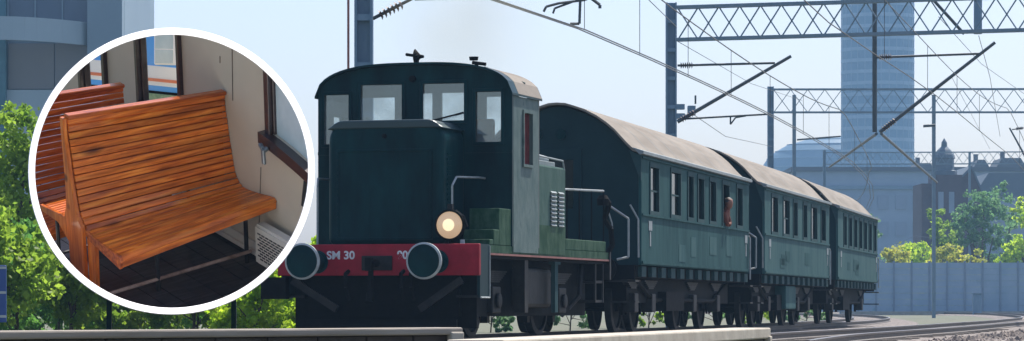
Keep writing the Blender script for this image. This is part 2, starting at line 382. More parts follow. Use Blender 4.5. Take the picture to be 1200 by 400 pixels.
def railway(path, label, bal=True, sl=(45, 80)):
    b = sweep(path, [(-1.9, GZ + .004), (-1.45, -.13), (1.45, -.13), (1.9, GZ + .004)])
    tag(b.build('ballast_bed', 'ballast'), kind='structure')
    t = empty('railway_track', (0, 0, 0)); tag(t, label, 'railway track', 'railway tracks')
    for s in (-1, 1):
        c = s * .75
        r = sweep(path, [(c-.06, -.125), (c-.06, -.11), (c-.012, -.095), (c-.012, -.04), (c-.034, -.035), (c-.034, -.004), (c+.034, -.004), (c+.034, -.035), (c+.012, -.04), (c+.012, -.095), (c+.06, -.11), (c+.06, -.125)]).build('rail', 'rail', t)
        sweep(path, [(c-.028, -.003), (c+.028, -.003), (c+.022, .002), (c-.022, .002)]).build('rail_head', 'railtop', r)
    proto = None; acc = 0
    for a, b_ in zip(path[:-1], path[1:]):
        acc += (b_ - a).length
        if acc > 1.3 and sl[0] < a.y < sl[1]:
            acc = 0; d = (b_ - a).normalized()
            if proto is None:
                proto = MB().box(-1.28, 1.28, -.12, .12, -.16, -.112).build('sleeper', 'timber_dark', t, bevel=.012); o = proto
            else: o = proto.copy(); COL.objects.link(o); o.parent = t
            o.location = (a.x, a.y, 0); o.rotation_euler = (0, 0, -math.atan2(d.x, d.y))
    return t
railway(trackA, 'curved railway track that the green train is standing on', sl=(40, 62))
railway(trackB, 'curved railway track sweeping past the right side of the train', sl=(42, 78))
railway(trackC, 'railway track across the gravel farthest from the train', sl=(50, 80))
# low gravel bank in the right foreground
gb = MB(); rnd = random.Random(5)
nx, ny = 60, 60
for j in range(ny + 1):
    for i in range(nx + 1):
        x = 3.6 + 15 * i / nx; y = 36 + 34 * j / ny; edge = 6.1 + (y - 56) * .235
        e_ = min(1, max(0, (x + 0 - (4.6 + (y - 48) * .235) - 1.9) / .8)) * min(1, (i / 5)) * min(1, (nx - i) / 5) * min(1, j / 5) * min(1, (ny - j) / 5)
        gb.v.append((x, y, GZ + .006 + e_ * (.14 + rnd.uniform(-.025, .025))))
for j in range(ny):
    for i in range(nx): gb.f.append((j*(nx+1)+i, j*(nx+1)+i+1, (j+1)*(nx+1)+i+1, (j+1)*(nx+1)+i))
tag(gb.build('gravel_bank', 'ballast'), kind='structure')
# loose stones lying on the bank: nobody could count them
st = MB()
for k in range(2600):
    y = rnd.uniform(42, 68); x = 4.6 + (y - 48) * .235 + 2.3 + rnd.random() ** 1.3 * 8
    if x > 17: continue
    r = rnd.uniform(.03, .075); z = GZ + .14
    ps = [(x + r*rnd.uniform(-1, 1)*1.0 + dx*r, y + dy*r, z + dz*r*rnd.uniform(.6, 1.1)) for dx, dy, dz in ((1,0,0),(0,1,0),(-1,0,0),(0,-1,0),(0,0,1),(0,0,-1))]
    st.add(ps, [(0,1,4),(1,2,4),(2,3,4),(3,0,4),(1,0,5),(2,1,5),(3,2,5),(0,3,5)])
tag(st.build('gravel', 'gravel_stone'), 'brown grey gravel stones lying loose beside the rails', 'gravel', kind='stuff')

# ------------------------------------------------------------------ low kerbs in the foreground
def kerb(name, label, x0, y0, x1, y1, ztop, capm, th=.05, w_=.22, n=8, end=True):
    d = Vector((x1 - x0, y1 - y0, 0)); L = d.length
    t = empty(name, (x0, y0, 0), math.atan2(d.y, d.x), label, 'kerb')
    MB().box(0, L, -.02, w_, ztop - th, ztop).build('cap', capm, t, bevel=.012)
    for k in range(n):
        a = L * k / n; MB().box(a + .006, L * (k + 1) / n - .006, .02, w_ - .03, GZ, ztop - th - .002).build('board', 'timber_dark', t, bevel=.008)
    if end: MB().box(L - .13, L - .004, -.035, .016, GZ, ztop - th + .02).build('end_post', 'concrete', t, bevel=.01)
kerb('timber_kerb', 'low dark boarded kerb with pale weathered cap below the white ring', -3.6, 17.0, -.345, 20.8, .292, 'timber', n=11)
kerb('concrete_kerb', 'low pale concrete kerb running beneath the passenger coaches and ending short of the rails', -.06, 16.4, 2.17, 26.0, .255, 'concrete', th=.09, w_=.3, n=12)
# ------------------------------------------------------------------ helpers of the train
def wheelset(parent, s, half=.75, r=.5, m='black'):
    """two wheels and the axle as parts of the vehicle"""
    for sd in (-1, 1):
        c = sd * half
        wh = MB().lathe([(.0, c - .05), (.12, c - .06), (.13, c - .04), (r - .09, c - .03), (r - .08, c - .05)] + [(r - .08, c + .05), (r - .09, c + .03), (.13, c + .04), (.12, c + .09), (0, c + .09)], (0, s, r), 'x', 28).build('wheel', m, parent)
        MB().lathe([(r - .075, c - .065), (r - .005, c - .06), (r, c + .03), (r + .0, c + .05), (r - .075, c + .065), (r - .075, c - .065)], (0, s, r), 'x', 32).build('tyre', 'black2', wh, smooth=False)
    MB().tube((-half, s, r), (half, s, r), .07).build('axle', m, parent)
def buffer_(parent, u, s, z, sgn, r=.24, rim=True, m='loco_dark'):
    """sgn -1: pointing to the front"""
    b = MB().lathe([(0, 0), (r * .5, .006), (r, .03), (r, .06), (r * .35, .09), (.075, .12), (.075, .42), (.12, .425), (.12, .60), (.16, .605), (.16, .65), (0, .65)], (0, 0, 0), 'y', 28)
    if sgn > 0: b.v = [(x, -y, z_) for x, y, z_ in b.v]
    o = b.build('buffer', m, parent, loc=(u, s, z))
    if rim:
        q = MB().lathe([(r - .022, .012), (r + .004, .028), (r + .004, .062), (r - .02, .062), (r - .022, .012)], (0, 0, 0), 'y', 40)
        if sgn > 0: q.v = [(x, -y, z_) for x, y, z_ in q.v]
        q.build('rim', 'white_line', o)
    return o
def text(s, size, m, parent, loc, rot, name='lettering'):
    c = bpy.data.curves.new(name, 'FONT'); c.body = s; c.size = size; c.extrude = .003; c.align_x = 'CENTER'; c.align_y = 'CENTER'
    c.offset = .004
    tmp = bpy.data.objects.new('tmp_' + name, c); COL.objects.link(tmp)
    me = bpy.data.meshes.new_from_object(tmp.evaluated_get(bpy.context.evaluated_depsgraph_get()))
    bpy.data.objects.remove(tmp); bpy.data.curves.remove(c)
    me.materials.clear(); me.materials.append(M[m])
    o = bpy.data.objects.new(name, me); COL.objects.link(o); o.parent = parent; o.location = loc; o.rotation_euler = rot
    return o

# ------------------------------------------------------------------ locomotive
LY = R(16.8)
lo = empty('locomotive', (-2.02, 41.4, 0), -LY, 'dark green shunting diesel locomotive with red buffer beam and one lit headlight', 'locomotive')
# frame and buffer beam
bb = MB().box(-1.46, 1.46, .62, .70, .86, 1.29).build('buffer_beam', 'red', lo, bevel=.012)
text('SM 30', .155, 'white_letter', bb, (-.53, .614, 1.135), (R(90), 0, 0)).scale = (1.05, 1, 1)
text('90', .155, 'white_letter', bb, (.365, .614, 1.135), (R(90), 0, 0))
for u in (-1.3, -.6, -.1, .25, .5, 1.2):
    for z in (.93, 1.22): MB().lathe([(0, -.012), (.016, -.01), (.016, 0)], (u, .62, z), 'y', 8).build('rivet', 'red', bb)
for u in (-.875, .865): buffer_(lo, u, 0, 1.05, -1, .245)
hk = MB().tube((0, .62, 1.03), (0, .30, 1.03), .055).box(-.04, .04, .22, .34, .92, 1.10).tube((0, .36, 1.02), (0, .34, .62), .04).tube((0, .34, .62), (0, .30, .50), .055)
hk.build('coupling_hook', 'black', lo)
MB().box(-.22, .22, .585, .617, .93, 1.13).build('hook_plate', 'black2', lo, bevel=.01)
for u in (-.42, .38, .52): MB().pipe([(u, .62, .92), (u, .50, .88), (u + .02, .47, .70), (u + .05, .50, .52)], .028, 8).build('brake_hose', 'black', lo)
MB().box(-1.40, 1.40, .70, 7.45, 1.10, 1.28).build('frame', 'black', lo)
MB().box(-1.10, 1.10, .85, 7.3, .30, 1.10).build('underframe', 'black', lo)
MB().box(-1.32, 1.32, .95, 1.05, .14, .86).build('dark_fill_plate', 'black', lo)  # added dark plate standing for the black shade below the beam
for a, b in (((-1.25, .66, .80), (-.6, .66, .40)), ((1.2, .66, .80), (.6, .66, .40))): MB().bar(a, b, .06, .10).build('apron_stay', 'black2', lo)
MB().bar((-1.15, .60, .16), (1.15, .60, .16), .05, .20).build('guard_bar', 'black', lo)
# steps at both front corners
for sd in (-1, 1):
    st_ = MB()
    st_.box(min(sd*1.44, sd*1.40), max(sd*1.44, sd*1.40), .72, 1.16, .56, 1.29)
    o = st_.build('step_panel', 'coach_end', lo)
    MB().pipe([(sd*1.445, 1.15, 1.27), (sd*1.445, 1.15, .56), (sd*1.445, .74, .56)], .012, 6).build('step_edge', 'white_line', o)
    MB().box(min(sd*1.10, sd*1.42), max(sd*1.10, sd*1.42), .72, 1.1, .56, .59).build('step_tread', 'black2', lo)
MB().box(-1.66, -1.30, .50, .66, .54, .84).build('corner_step', 'black', lo)
# long hood in front of the cab
hood = MB()
prof = [(-.94, 1.285), (.76, 1.285)]
top = []
for k in range(9):
    t = R(90) * k / 8; top.append((.50 + .26 * math.sin(math.pi/2 - t) , 2.72 + .26 * math.sin(t) + .03))
topl = [(-.18 - (u + -.0), z) for u, z in top[::-1]]
hood.extrude(prof + top + topl, 1.20, 2.20, 'y')
hd = hood.build('hood', 'loco_dark', lo, bevel=.10, seg=4, smooth=False)
lid = MB().extrude([(-.955, 2.90), (.775, 2.90)] + [(u + .015 * (1 if u > 0 else -1), z + .014) for u, z in top + topl if z > 2.92], 1.185, 2.198, 'y')
lid.build('hood_lid', 'lid_green', hd, bevel=.05, seg=5, smooth=False)
fr = MB()
fr.panel([-.80, .60], [1.36, 2.62], [(-.765, .565, 1.395, 2.585)], 0, .02, lambda u, z, t: (u, 1.185 + t, z))
fr.build('radiator_frame', 'loco_dark', hd, bevel=.004)
for u in (-.32, .12): MB().box(u - .008, u + .008, 1.194, 1.1985, 1.41, 2.57).build('panel_seam', 'loco_dark', hd)
rv = MB()
for k in range(14):
    for u in (-.785, .585): rv.lathe([(0, -.009), (.012, -.006), (.013, 0)], (u, 1.184, 1.42 + k * .088), 'y', 6)
rv.build('rivet_row', 'loco_dark', hd)
MB().lathe([(0, -.04), (.03, -.035), (.035, 0)], (-.1, 1.2, 2.80), 'y', 12).build('filler_cap', 'black', hd)
vs_ = MB()
for k in range(15): vs_.box(.757, .772, 1.36, 1.56, 1.55 + k * .07, 1.585 + k * .07)
vs_.build('side_louvre', 'loco_dark', hd)
MB().pipe([(.92, 1.10, 1.29), (.92, 1.10, 2.10), (.95, 1.2, 2.22), (1.05, 1.9, 2.24), (1.05, 2.19, 2.24)], .016, 6).build('handrail', 'steel', lo)
MB().pipe([(-1.05, 1.10, 1.29), (-1.05, 1.10, 2.10), (-1.08, 1.2, 2.22), (-1.15, 2.19, 2.24)], .016, 6).build('handrail', 'steel', lo)
# cab
def ctop(u): return 3.40 + .455 * max(0, 1 - (abs(u) / 1.462) ** 3.0) ** (1 / 2.2)
us = [-1.45 + 2.9 * k / 28 for k in range(29)]
fw = [(-1.36, -.97, 2.74, 3.47), (-.81, -.17, 3.05, 3.60), (.12, .755, 3.05, 3.60), (.905, 1.30, 2.74, 3.47)]
MB().panel(us, [1.28, 2.4, 3.6, 3.8], fw, 0, .05, lambda u, z, t: (u, 2.20 + t, min(z, ctop(u)) if z > 3.3 else z), ctop).build('cab_front', 'loco_dark', lo)
bw = [(-1.32, -.74, 2.72, 3.50), (-.62, -.16, 2.80, 3.55), (-.02, .50, 2.80, 3.55), (.66, 1.28, 2.74, 3.48)]
MB().panel(us, [1.28, 2.4, 3.6, 3.8], bw, 0, .05, lambda u, z, t: (u, 3.50 + t, min(z, ctop(u)) if z > 3.3 else z), ctop).build('cab_back', 'interior', lo)
for (u0, u1, z0, z1) in fw:
    f = MB().panel([u0 - .035, u1 + .035], [z0 - .035, z1 + .035], [(u0 + .012, u1 - .012, z0 + .012, z1 - .012)], 0, .02, lambda u, z, t: (u, 2.176 + t, z)).build('window', 'loco_dark', lo, bevel=.006)
    MB().box(u0, u1, 2.222, 2.228, z0, z1).build('pane', 'dusty_glass', f)
for sd in (-1, 1):
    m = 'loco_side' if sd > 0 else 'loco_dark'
    hl = [(2.72, 3.16, 2.45, 3.20)]
    MB().panel([2.255, 3.495], [1.20, 3.405], hl, 0, .05, lambda u, z, t, sd=sd: (sd * (1.452 - t), u, z)).build('cab_side', m, lo)
    f = MB().panel([2.69, 3.19], [2.42, 3.23], [(2.73, 3.15, 2.46, 3.19)], 0, .02, lambda u, z, t, sd=sd: (sd * (1.474 - t), u, z)).build('side_window', m, lo)
    if sd > 0:
        cu = MB(); n = 13
        for k in range(n): cu.v += [(1.40 + .02 * math.sin(k * 1.7), 2.85 + .3 * k / (n - 1), 2.46), (1.40 + .02 * math.sin(k * 1.7), 2.85 + .3 * k / (n - 1), 3.19)]
        for k in range(n - 1): cu.f.append((2*k, 2*k+2, 2*k+3, 2*k+1))
        cu.build('curtain', 'curtain', f)
rf = MB(); ou = [(u, ctop(u) + .004) for u in [-1.475 + 2.95 * k / 40 for k in range(41)]]
ou = [(u, max(z, 3.38)) for u, z in ou]
poly = [(u, z + .03) for u, z in ou] + [(u, z) for u, z in ou[::-1]]
rf.extrude(poly, 2.12, 3.62, 'y')
cr = rf.build('cab_roof', 'loco_dark', lo)
rr = MB().extrude([(u, z + .034) for u, z in ou if u > .45] + [(u, z + .031) for u, z in ou[::-1] if u > .45], 2.42, 3.60, 'y').build('roof_sheet', 'roof', cr)
MB().bar((.80, 2.98, ctop(.8) + .045), (1.40, 2.98, ctop(1.4) + .045), .05, .03).build('roof_rib', 'loco_side', cr)
MB().box(-1.40, 1.40, 2.25, 3.5, 1.285, 1.32).build('cab_floor', 'interior', lo)
MB().box(-1.2, 1.2, 2.27, 2.6, 1.32, 2.55).build('driver_desk', 'interior', lo, bevel=.02)
sb = MB().box(.64, .98, 2.86, 2.94, 2.2, 3.12).build('driver_seat', 'seat_brown', lo, bevel=.05)
MB().box(.62, 1.0, 2.62, 2.95, 2.12, 2.2).build('cushion', 'seat_brown', sb, bevel=.03)
MB().box(-1.45, 1.45, 2.188, 2.199, 2.60, 2.64).build('cab_belt', 'loco_dark', lo)
# roof horns and wiper
hn = MB().tube((.02, 2.30, 3.85), (.02, 2.30, 3.985), .018).tube((-.16, 2.32, 4.02), (.04, 2.25, 3.985), .022).lathe([(.02, 0), (.03, -.05), (.10, -.12), (.11, -.125), (.05, -.07), (.0, -.05)], (.10, 2.32, 3.985), 'x', 16)
hn.v = [(x if True else x, y, z) for x, y, z in hn.v]
hn.build('horn', 'black', lo)
MB().tube((.86, 2.4, 3.72), (.86, 2.4, 3.87), .03).tube((.80, 2.4, 3.89), (1.0, 2.4, 3.86), .025).lathe([(.0, 0), (.06, .0), (.07, .05), (0, .05)], (.82, 2.4, 3.92), 'z', 12).build('signal_whistle', 'black', lo)
MB().lathe([(0, -.05), (.045, -.045), (.05, 0)], (-.02, 2.19, 3.66), 'y', 14).build('marker_lamp', 'black', lo)
MB().tube((.62, 2.165, 3.14), (.22, 2.165, 3.05), .012).tube((.62, 2.18, 3.14), (.74, 2.18, 3.17), .014).build('wiper', 'black', lo)
# headlight
hx, hy_, hz = .955, .86, 1.55
h = MB().lathe([(.02, .30), (.10, .28), (.18, .18), (.215, .05), (.215, 0), (.192, -.015), (.186, .02), (.186, .05), (0, .05)], (hx, hy_, hz), 'y', 32).tube((hx, hy_ + .1, 1.285), (hx, hy_ + .1, 1.4), .04).build('headlight', 'black', lo)
MB().lathe([(.185, .005), (.12, -.03), (.06, -.042), (0, -.045)], (hx, hy_, hz), 'y', 28).build('lens', 'lamp_lens', h, smooth=True)
MB().lathe([(.085, -.0375), (.05, -.048), (0, -.052)], (hx, hy_, hz), 'y', 20).build('bulb_glow', 'lamp_core', h, smooth=True)
MB().box(hx - .035, hx + .035, hy_ + .02, hy_ + .1, hz + .2, hz + .29).pipe([(hx + .08, hy_ + .05, hz + .2), (hx + .19, hy_ + .05, hz + .12), (hx + .24, hy_ + .05, hz - .02)], .018).build('lamp_bracket', 'black2', h)
MB().lathe([(0, 0), (.035, .0), (.03, .06), (0, .06)], (hx + .19, hy_, hz - .26), 'z', 10).build('knob', 'white_line', h)
# right side: stepped boxes, cabinet, valance
MB().box(1.0, 1.436, 1.16, 1.36, 1.285, 1.36).box(1.0, 1.436, 1.362, 1.62, 1.285, 1.50).box(1.0, 1.436, 1.622, 2.195, 1.285, 1.80).build('step_box', 'loco_valance', lo, bevel=.01)
cb = MB().box(-1.42, 1.432, 3.56, 5.02, 1.20, 2.50).build('battery_cabinet', 'loco_cabinet', lo, bevel=.03)
MB().box(1.434, 1.446, 2.26, 4.95, 1.20, 1.62).build('kick_strip', 'loco_valance', cb)
for y0 in (4.18, 4.58):
    lv = MB()
    for k in range(9): lv.add([(1.436, y0, 1.60 + k * .06), (1.436, y0 + .28, 1.60 + k * .06), (1.462, y0 + .28, 1.625 + k * .06), (1.462, y0, 1.625 + k * .06), (1.436, y0, 1.65 + k * .06), (1.436, y0 + .28, 1.65 + k * .06)], [(0, 1, 2, 3), (3, 2, 5, 4)])
    lv.build('louvre', 'gutter', cb)
MB().box(.2, 1.3, 3.62, 4.9, 2.505, 2.58).tube((1.15, 3.7, 2.66), (1.15, 4.9, 2.62), .06).box(.5, 1.1, 3.9, 4.6, 2.58, 2.70).pipe([(1.42, 3.62, 2.62), (1.42, 4.9, 2.60), (1.42, 4.98, 2.45)], .016).build('cabinet_fittings', 'gutter', cb, bevel=.01)
MB().box(1.0, 1.425, 5.03, 7.35, 1.285, 1.45).build('rear_tool_box', 'loco_valance', lo, bevel=.01)
MB().box(1.405, 1.44, 1.16, 7.45, 1.175, 1.283).build('valance', 'loco_valance', lo)
MB().box(1.40, 1.452, 1.14, 7.47, 1.145, 1.172).build('valance_edge', 'rust_edge', lo)
MB().box(-1.46, 1.46, 7.45, 7.53, .86, 1.29).build('rear_beam', 'black2', lo)
for u in (-.875, .875): buffer_(lo, u, 8.16, 1.05, 1, .24, False, 'black')
rl = MB().pipe([(.45, 5.06, 2.24), (1.40, 7.3, 2.24)], .018)
rl.build('platform_rail', 'white_line', lo)
pb = MB()
for k in range(9):
    t = k / 8; pb.tube((.45 + .95 * t, 5.06 + 2.24 * t, 1.29), (.45 + .95 * t, 5.06 + 2.24 * t, 2.23), .012)
pb.build('rail_bars', 'black', lo)
MB().pipe([(1.36, 7.40, 2.16), (1.43, 7.52, 2.05), (1.36, 7.50, 1.80), (1.45, 7.55, 1.66), (1.46, 7.6, 1.40), (1.40, 7.5, 1.25)], .045, 8).lathe([(0, 0), (.09, 0), (.1, .1), (.06, .16), (0, .16)], (1.36, 7.42, 2.02), 'z', 14).build('rear_lamp', 'black', lo)
MB().pipe([(1.40, 7.56, 1.95), (1.455, 7.60, 1.75), (1.47, 7.62, 1.45)], .014).build('hose_highlight', 'white_line', lo)
# running gear
for s in (2.35, 5.75):
    wheelset(lo, s, .75, .50)
    for sd in (-1, 1):
        MB().box(min(sd*.98, sd*1.18), max(sd*.98, sd*1.18), s - .2, s + .2, .34, .72).lathe([(0, 0), (.11, 0), (.11, .05), (0, .06)], (sd * 1.18, s, .52), 'x', 12).build('axle_box', 'black2', lo, bevel=.02)
        sp = MB()
        for k in range(6): sp.box(sd*1.08 - .06, sd*1.08 + .06, s - .62 + k * .07, s + .62 - k * .07, .92 - k * .028, .943 - k * .028)
        sp.build('leaf_spring', 'black2', lo)
        MB().bar((sd * 1.08, s - .6, .93), (sd * 1.08, s - .6, 1.12), .05, .05).bar((sd * 1.08, s + .6, .93), (sd * 1.08, s + .6, 1.12), .05, .05).build('spring_hanger', 'black2', lo)
        MB().box(sd*.78 - .06, sd*.78 + .06, s - .75, s - .62, .2, .9).build('brake_shoe', 'black2', lo)
        MB().box(sd*.78 - .06, sd*.78 + .06, s + .62, s + .75, .2, .9).build('brake_shoe', 'black2', lo)
for sd in (-1, 1):
    MB().box(min(sd*.6, sd*1.25), max(sd*.6, sd*1.25), 3.3, 4.9, .42, 1.0).build('fuel_tank', 'black2', lo, bevel=.06)
    MB().box(min(sd*1.2, sd*1.38), max(sd*1.2, sd*1.38), 3.05, 3.22, .35, 1.14).build('ladder', 'black2', lo)
MB().box(1.32, 1.38, 4.62, 4.78, .35, 1.14).box(1.30, 1.40, 4.55, 4.85, 1.06, 1.10).build('sand_pipe_post', 'coach_frame', lo)
MB().pipe([(1.2, 1.2, 1.1), (1.2, 1.25, .7), (1.1, 1.6, .5)], .04).build('sand_pipe', 'black2', lo)
MB().pipe([(1.15, 6.9, 1.1), (1.2, 6.6, .6), (1.0, 6.3, .3)], .04).build('sand_pipe', 'black2', lo)
MB().box(1.05, 1.38, 6.9, 7.3, .5, .54).box(1.05, 1.38, 6.9, 7.3, .8, .84).box(1.36, 1.39, 6.86, 6.9, .5, 1.14).box(1.36, 1.39, 7.3, 7.34, .5, 1.14).build('rear_step', 'black2', lo)

# ------------------------------------------------------------------ coaches
RP = [(0, 3.76), (.14, 3.75), (.27, 3.71), (.47, 3.64), (.66, 3.54), (.82, 3.43), (.96, 3.31), (1.16, 3.09), (1.27, 2.985), (1.41, 2.94)]
RPF = [(-u, z) for u, z in RP[:0:-1]] + RP
def rtop(u):
    a = abs(u)
    for (u0, z0), (u1, z1) in zip(RP[:-1], RP[1:]):
        if a <= u1: return z0 + (z1 - z0) * (a - u0) / (u1 - u0)
    return RP[-1][1]
def coach(cx, cy, yaw, label, side, wins, axles, rails_front=True, extra=None, plates=True, sashes=(), railrear=False):
    t = empty('passenger_coach', (cx, cy, 0), -yaw, label, 'coach', 'passenger coaches of the train')
    Ln = 11.6; H = 1.4
    z0, z1 = 2.0, 2.79
    c_, s_ = math.cos(yaw), math.sin(yaw)
    def s_at(px):      # run along the sunny side
        q = (px - 600) / F; x0 = cx + H * c_; y0 = cy - H * s_
        return (y0 * q - x0) / (s_ - c_ * q)
    W = [(s_at(a), s_at(b)) for a, b in wins]
    holes = [(a, b, z0, z1) for a, b in W]
    MB().panel([0, Ln], [1.12, 1.78, 2.93], holes, 0, .05, lambda u, z, q: (H - q, u, z)).build('side_wall', side, t)
    MB().panel([0, Ln], [1.12, 2.93], [], 0, .05, lambda u, z, q: (-H + q, u, z)).build('side_wall', 'coach_end', t)
    us = [-1.345 + 2.69 * k / 24 for k in range(25)]
    for y in (.01, Ln - .06):
        MB().panel(us, [1.12, 2.0, 2.9], [], 0, .05, lambda u, z, q, y=y: (u, y + q, z), lambda u: rtop(u) - .03).build('end_wall', 'coach_end', t)
    e = MB().panel([-.40, .40], [1.14, 3.05], [(-.26, .26, 2.05, 2.85)], 0, .03, lambda u, z, q: (u, -.022 + q, z)).build('end_door', 'coach_end', t, bevel=.008)
    MB().box(-.26, .26, -.008, .008, 2.05, 2.85).build('pane', 'dark_glass', e)
    MB().lathe([(0, -.03), (.09, -.02), (.09, .01)], (-.35, -.0, 3.28), 'y', 14).lathe([(0, -.03), (.09, -.02), (.09, .01)], (.05, 0, 3.28), 'y', 14).build('end_lamp', 'loco_dark', t)
    # roof with its pale rim
    ro = MB().extrude([(u * 1.012, z + .035) for u, z in RPF] + [(u, z) for u, z in RPF[::-1]], -.10, Ln + .10, 'y').build('roof', 'roof', t)
    for sd in (-1, 1): MB().extrude([(sd * 1.385, 2.925), (sd * 1.455, 2.935), (sd * 1.455, 2.985), (sd * 1.30, 3.035), (sd*1.26, 3.04), (sd*1.33, 2.99)], -.11, Ln + .11, 'y').build('gutter', 'gutter', ro)
    sm = MB()
    for k in range(1, 8):
        y = Ln * k / 8
        pts = [(u * 1.014, z + .0385) for u, z in RPF]
        for (u0, za), (u1, zb) in zip(pts[:-1], pts[1:]): sm.add([(u0, y - .02, za), (u1, y - .02, zb), (u1, y + .02, zb), (u0, y + .02, za)], [(0, 1, 2, 3)])
    sm.build('roof_seam', 'gutter', ro)
    for y in (-.04, Ln - .02): MB().extrude([(1.40, 2.92), (1.40, 2.50), (1.37, 2.55), (1.20, 3.0)], y, y + .05, 'y').build('corner_bracket', 'coach_frame', t)
    # windows
    for i, (a, b) in enumerate(W):
        f = MB().panel([a - .05, b + .05], [z0 - .05, z1 + .05], [(a + .02, b - .02, z0 + .03, z1 - .03)], 0, .03, lambda u, z, q: (H + .018 - q, u, z)).build('window', 'coach_frame', t)
        dp = .50 if (i == 5 and extra is None and rails_front) else 0      # one window stands open; black sheet added for its unlit inside
        MB().box(H - .046 - dp, H - .038 - dp, a - dp * .6, b + dp * .6, z0 - dp * .6, z1 + dp * .3).build('pane' if not dp else 'dark_backing', 'dark_glass' if not dp else 'black', f)
        if i in sashes:
            lo_, hi_ = (a, a + (b - a) * .55)
            MB().box(H - .034, H - .02, lo_, hi_, z0, z0 + .36).build('lowered_glass', 'dull_glass', f)
            MB().box(H - .036, H - .012, a, b, z0 + .355, z0 + .385).build('sash_bar', 'coach_frame', f)
    # seams, belt rail, lower sill
    for z, h in ((1.93, .035), (2.87, .03), (1.14, .05)): MB().box(H + .001, H + .022, .03, Ln - .03, z, z + h).build('belt_rail', side, t)
    rq = random.Random(int(cx * 100))
    for k in range(4):
        y = rq.uniform(.6, Ln - 1.8); z = rq.uniform(1.2, 1.5)
        MB().box(H + .001, H + .005, y, y + rq.uniform(.5, 1.1), z, z + rq.uniform(.2, .4)).build('repair_panel', 'coach_side' if side != 'coach_side' else 'coach_side_pale', t)
    if plates:
        for y in (.62, Ln - .55):
            MB().box(H + .002, H + .010, y, y + .30, 1.70, 1.86).build('number_plate', 'gutter', t)
            MB().box(H + .002, H + .008, y + .10, y + .2, 1.44, 1.68).build('stencil_mark', 'gutter', t)
    # underframe with light brackets
    MB().box(-1.30, 1.30, .05, Ln - .05, .92, 1.115).build('underframe', 'black', t)
    MB().box(-1.05, 1.05, .5, Ln - .5, .50, .92).build('centre_sill', 'black', t)  # sill widened as dark mass standing for shade under the floor
    MB().box(-1.2, 1.2, 3.4, 5.2, .36, .70).build('brake_gear_fill', 'black', t)  # block added to darken the open gap under the coach
    MB().tube((-.5, 7.6, .55), (-.5, 9.0, .55), .28, n=14).build('air_reservoir', 'black', t)
    k = 0; y = .18
    while y < Ln - .2:
        MB().box(1.305, 1.37, y, y + .40, .93, 1.10).build('sill_bracket', 'coach_frame', t); y += .92; k += 1
    MB().pipe([(1.1, .9, .92), (1.1, 2.6, .55), (1.1, Ln - 2.6, .55), (1.1, Ln - .9, .92)], .035).build('truss_rod', 'black', t)
    for a in axles:
        wheelset(t, a, .75, .48)
        for sd in (-1, 1):
            MB().box(min(sd*.95, sd*1.15), max(sd*.95, sd*1.15), a - .17, a + .17, .34, .66).build('axle_box', 'black2', t, bevel=.02)
            sp = MB()
            for j in range(5): sp.box(sd*1.05 - .05, sd*1.05 + .05, a - .6 + j * .09, a + .6 - j * .09, .86 - j * .03, .885 - j * .03)
            sp.build('leaf_spring', 'black2', t)
            MB().extrude([(a - .42, .92), (a + .42, .92), (a + .20, .30), (a + .14, .30), (a + .14, .62), (a - .14, .62), (a - .14, .30), (a - .20, .30)], sd * .92, sd * .95, 'x').build('axle_guard', 'black', t)
    for y in (-.02, Ln + .02):
        sgn = -1 if y < 1 else 1
        MB().box(-1.30, 1.30, min(y, y + sgn * .06), max(y, y + sgn * .06), .88, 1.12).build('end_beam', 'black', t)
        for u in (-.875, .875): buffer_(t, u, y + sgn * .62, 1.05, sgn, .22, False, 'black')
        for u, y1 in ((1.18, y + sgn * .35), (-1.18, y + sgn * .35)):
            MB().box(u - .22, u + .22, y1 - .16, y1 + .16, .50, .53).box(u - .22, u + .22, y1 - .16, y1 + .16, .84, .87).bar((u + .2, y1, .53), (u + .2, y1, .9), .02, .2).build('foot_step', 'black2', t)
        MB().box(-1.0, 1.0, min(y + sgn*.065, y + sgn*.62), max(y + sgn*.065, y + sgn*.62), 1.06, 1.11).build('platform', 'black', t)
    MB().tube((0, -.02, .95), (0, -.62, .95), .05).build('drawbar', 'black', t); MB().tube((0, Ln, .95), (0, Ln + .62, .95), .05).build('drawbar', 'black', t)
    if rails_front:
        MB().pipe([(1.02, -.72, 2.06), (1.30, -.60, 1.86), (1.30, -.60, 1.24), (1.12, -.66, 1.20)], .020).build('handrail', 'steel', t)
        MB().pipe([(1.25, -.20, 2.10), (1.37, -.12, 1.86), (1.37, -.10, 1.24)], .018).build('handrail', 'steel', t)
    if railrear:
        MB().pipe([(1.20, Ln + .30, 2.15), (1.36, Ln + .35, 1.85), (1.36, Ln + .40, 1.1)], .02).build('handrail', 'white_line', t)
        MB().pipe([(1.10, Ln + .62, 2.15), (1.26, Ln + .70, 1.85), (1.26, Ln + .72, 1.1)], .02).build('handrail', 'white_line', t)
    MB().pipe([(1.43, Ln - .16, 1.85), (1.44, Ln - .10, 1.80), (1.44, Ln - .10, .98)], .018).build('grab_rail', 'white_line', t)
    if extra: extra(t, s_at)
    return t, s_at
def deg(a): return R(a)
def rear_right(cx, cy, yaw, L=11.6):
    return cx + 1.4 * math.cos(yaw) + L * math.sin(yaw), cy - 1.4 * math.sin(yaw) + L * math.cos(yaw)
def centre_from_right(x, y, yaw): return x - 1.4 * math.cos(yaw), y + 1.4 * math.sin(yaw)
y1 = deg(13.1); c1 = centre_from_right(2.12, 50.3, y1)
coach(*c1, y1, 'weathered green passenger coach directly behind the locomotive, with a passenger at a window', 'coach_side',
      [(761.5, 771.5), (786, 797), (806, 812), (817.5, 824.5), (831.5, 838.5), (846.5, 854), (863, 869.5)], (.9, 2.5, 6.7, 9.4), sashes=(0, 1))
rx, ry = rear_right(*c1, y1)
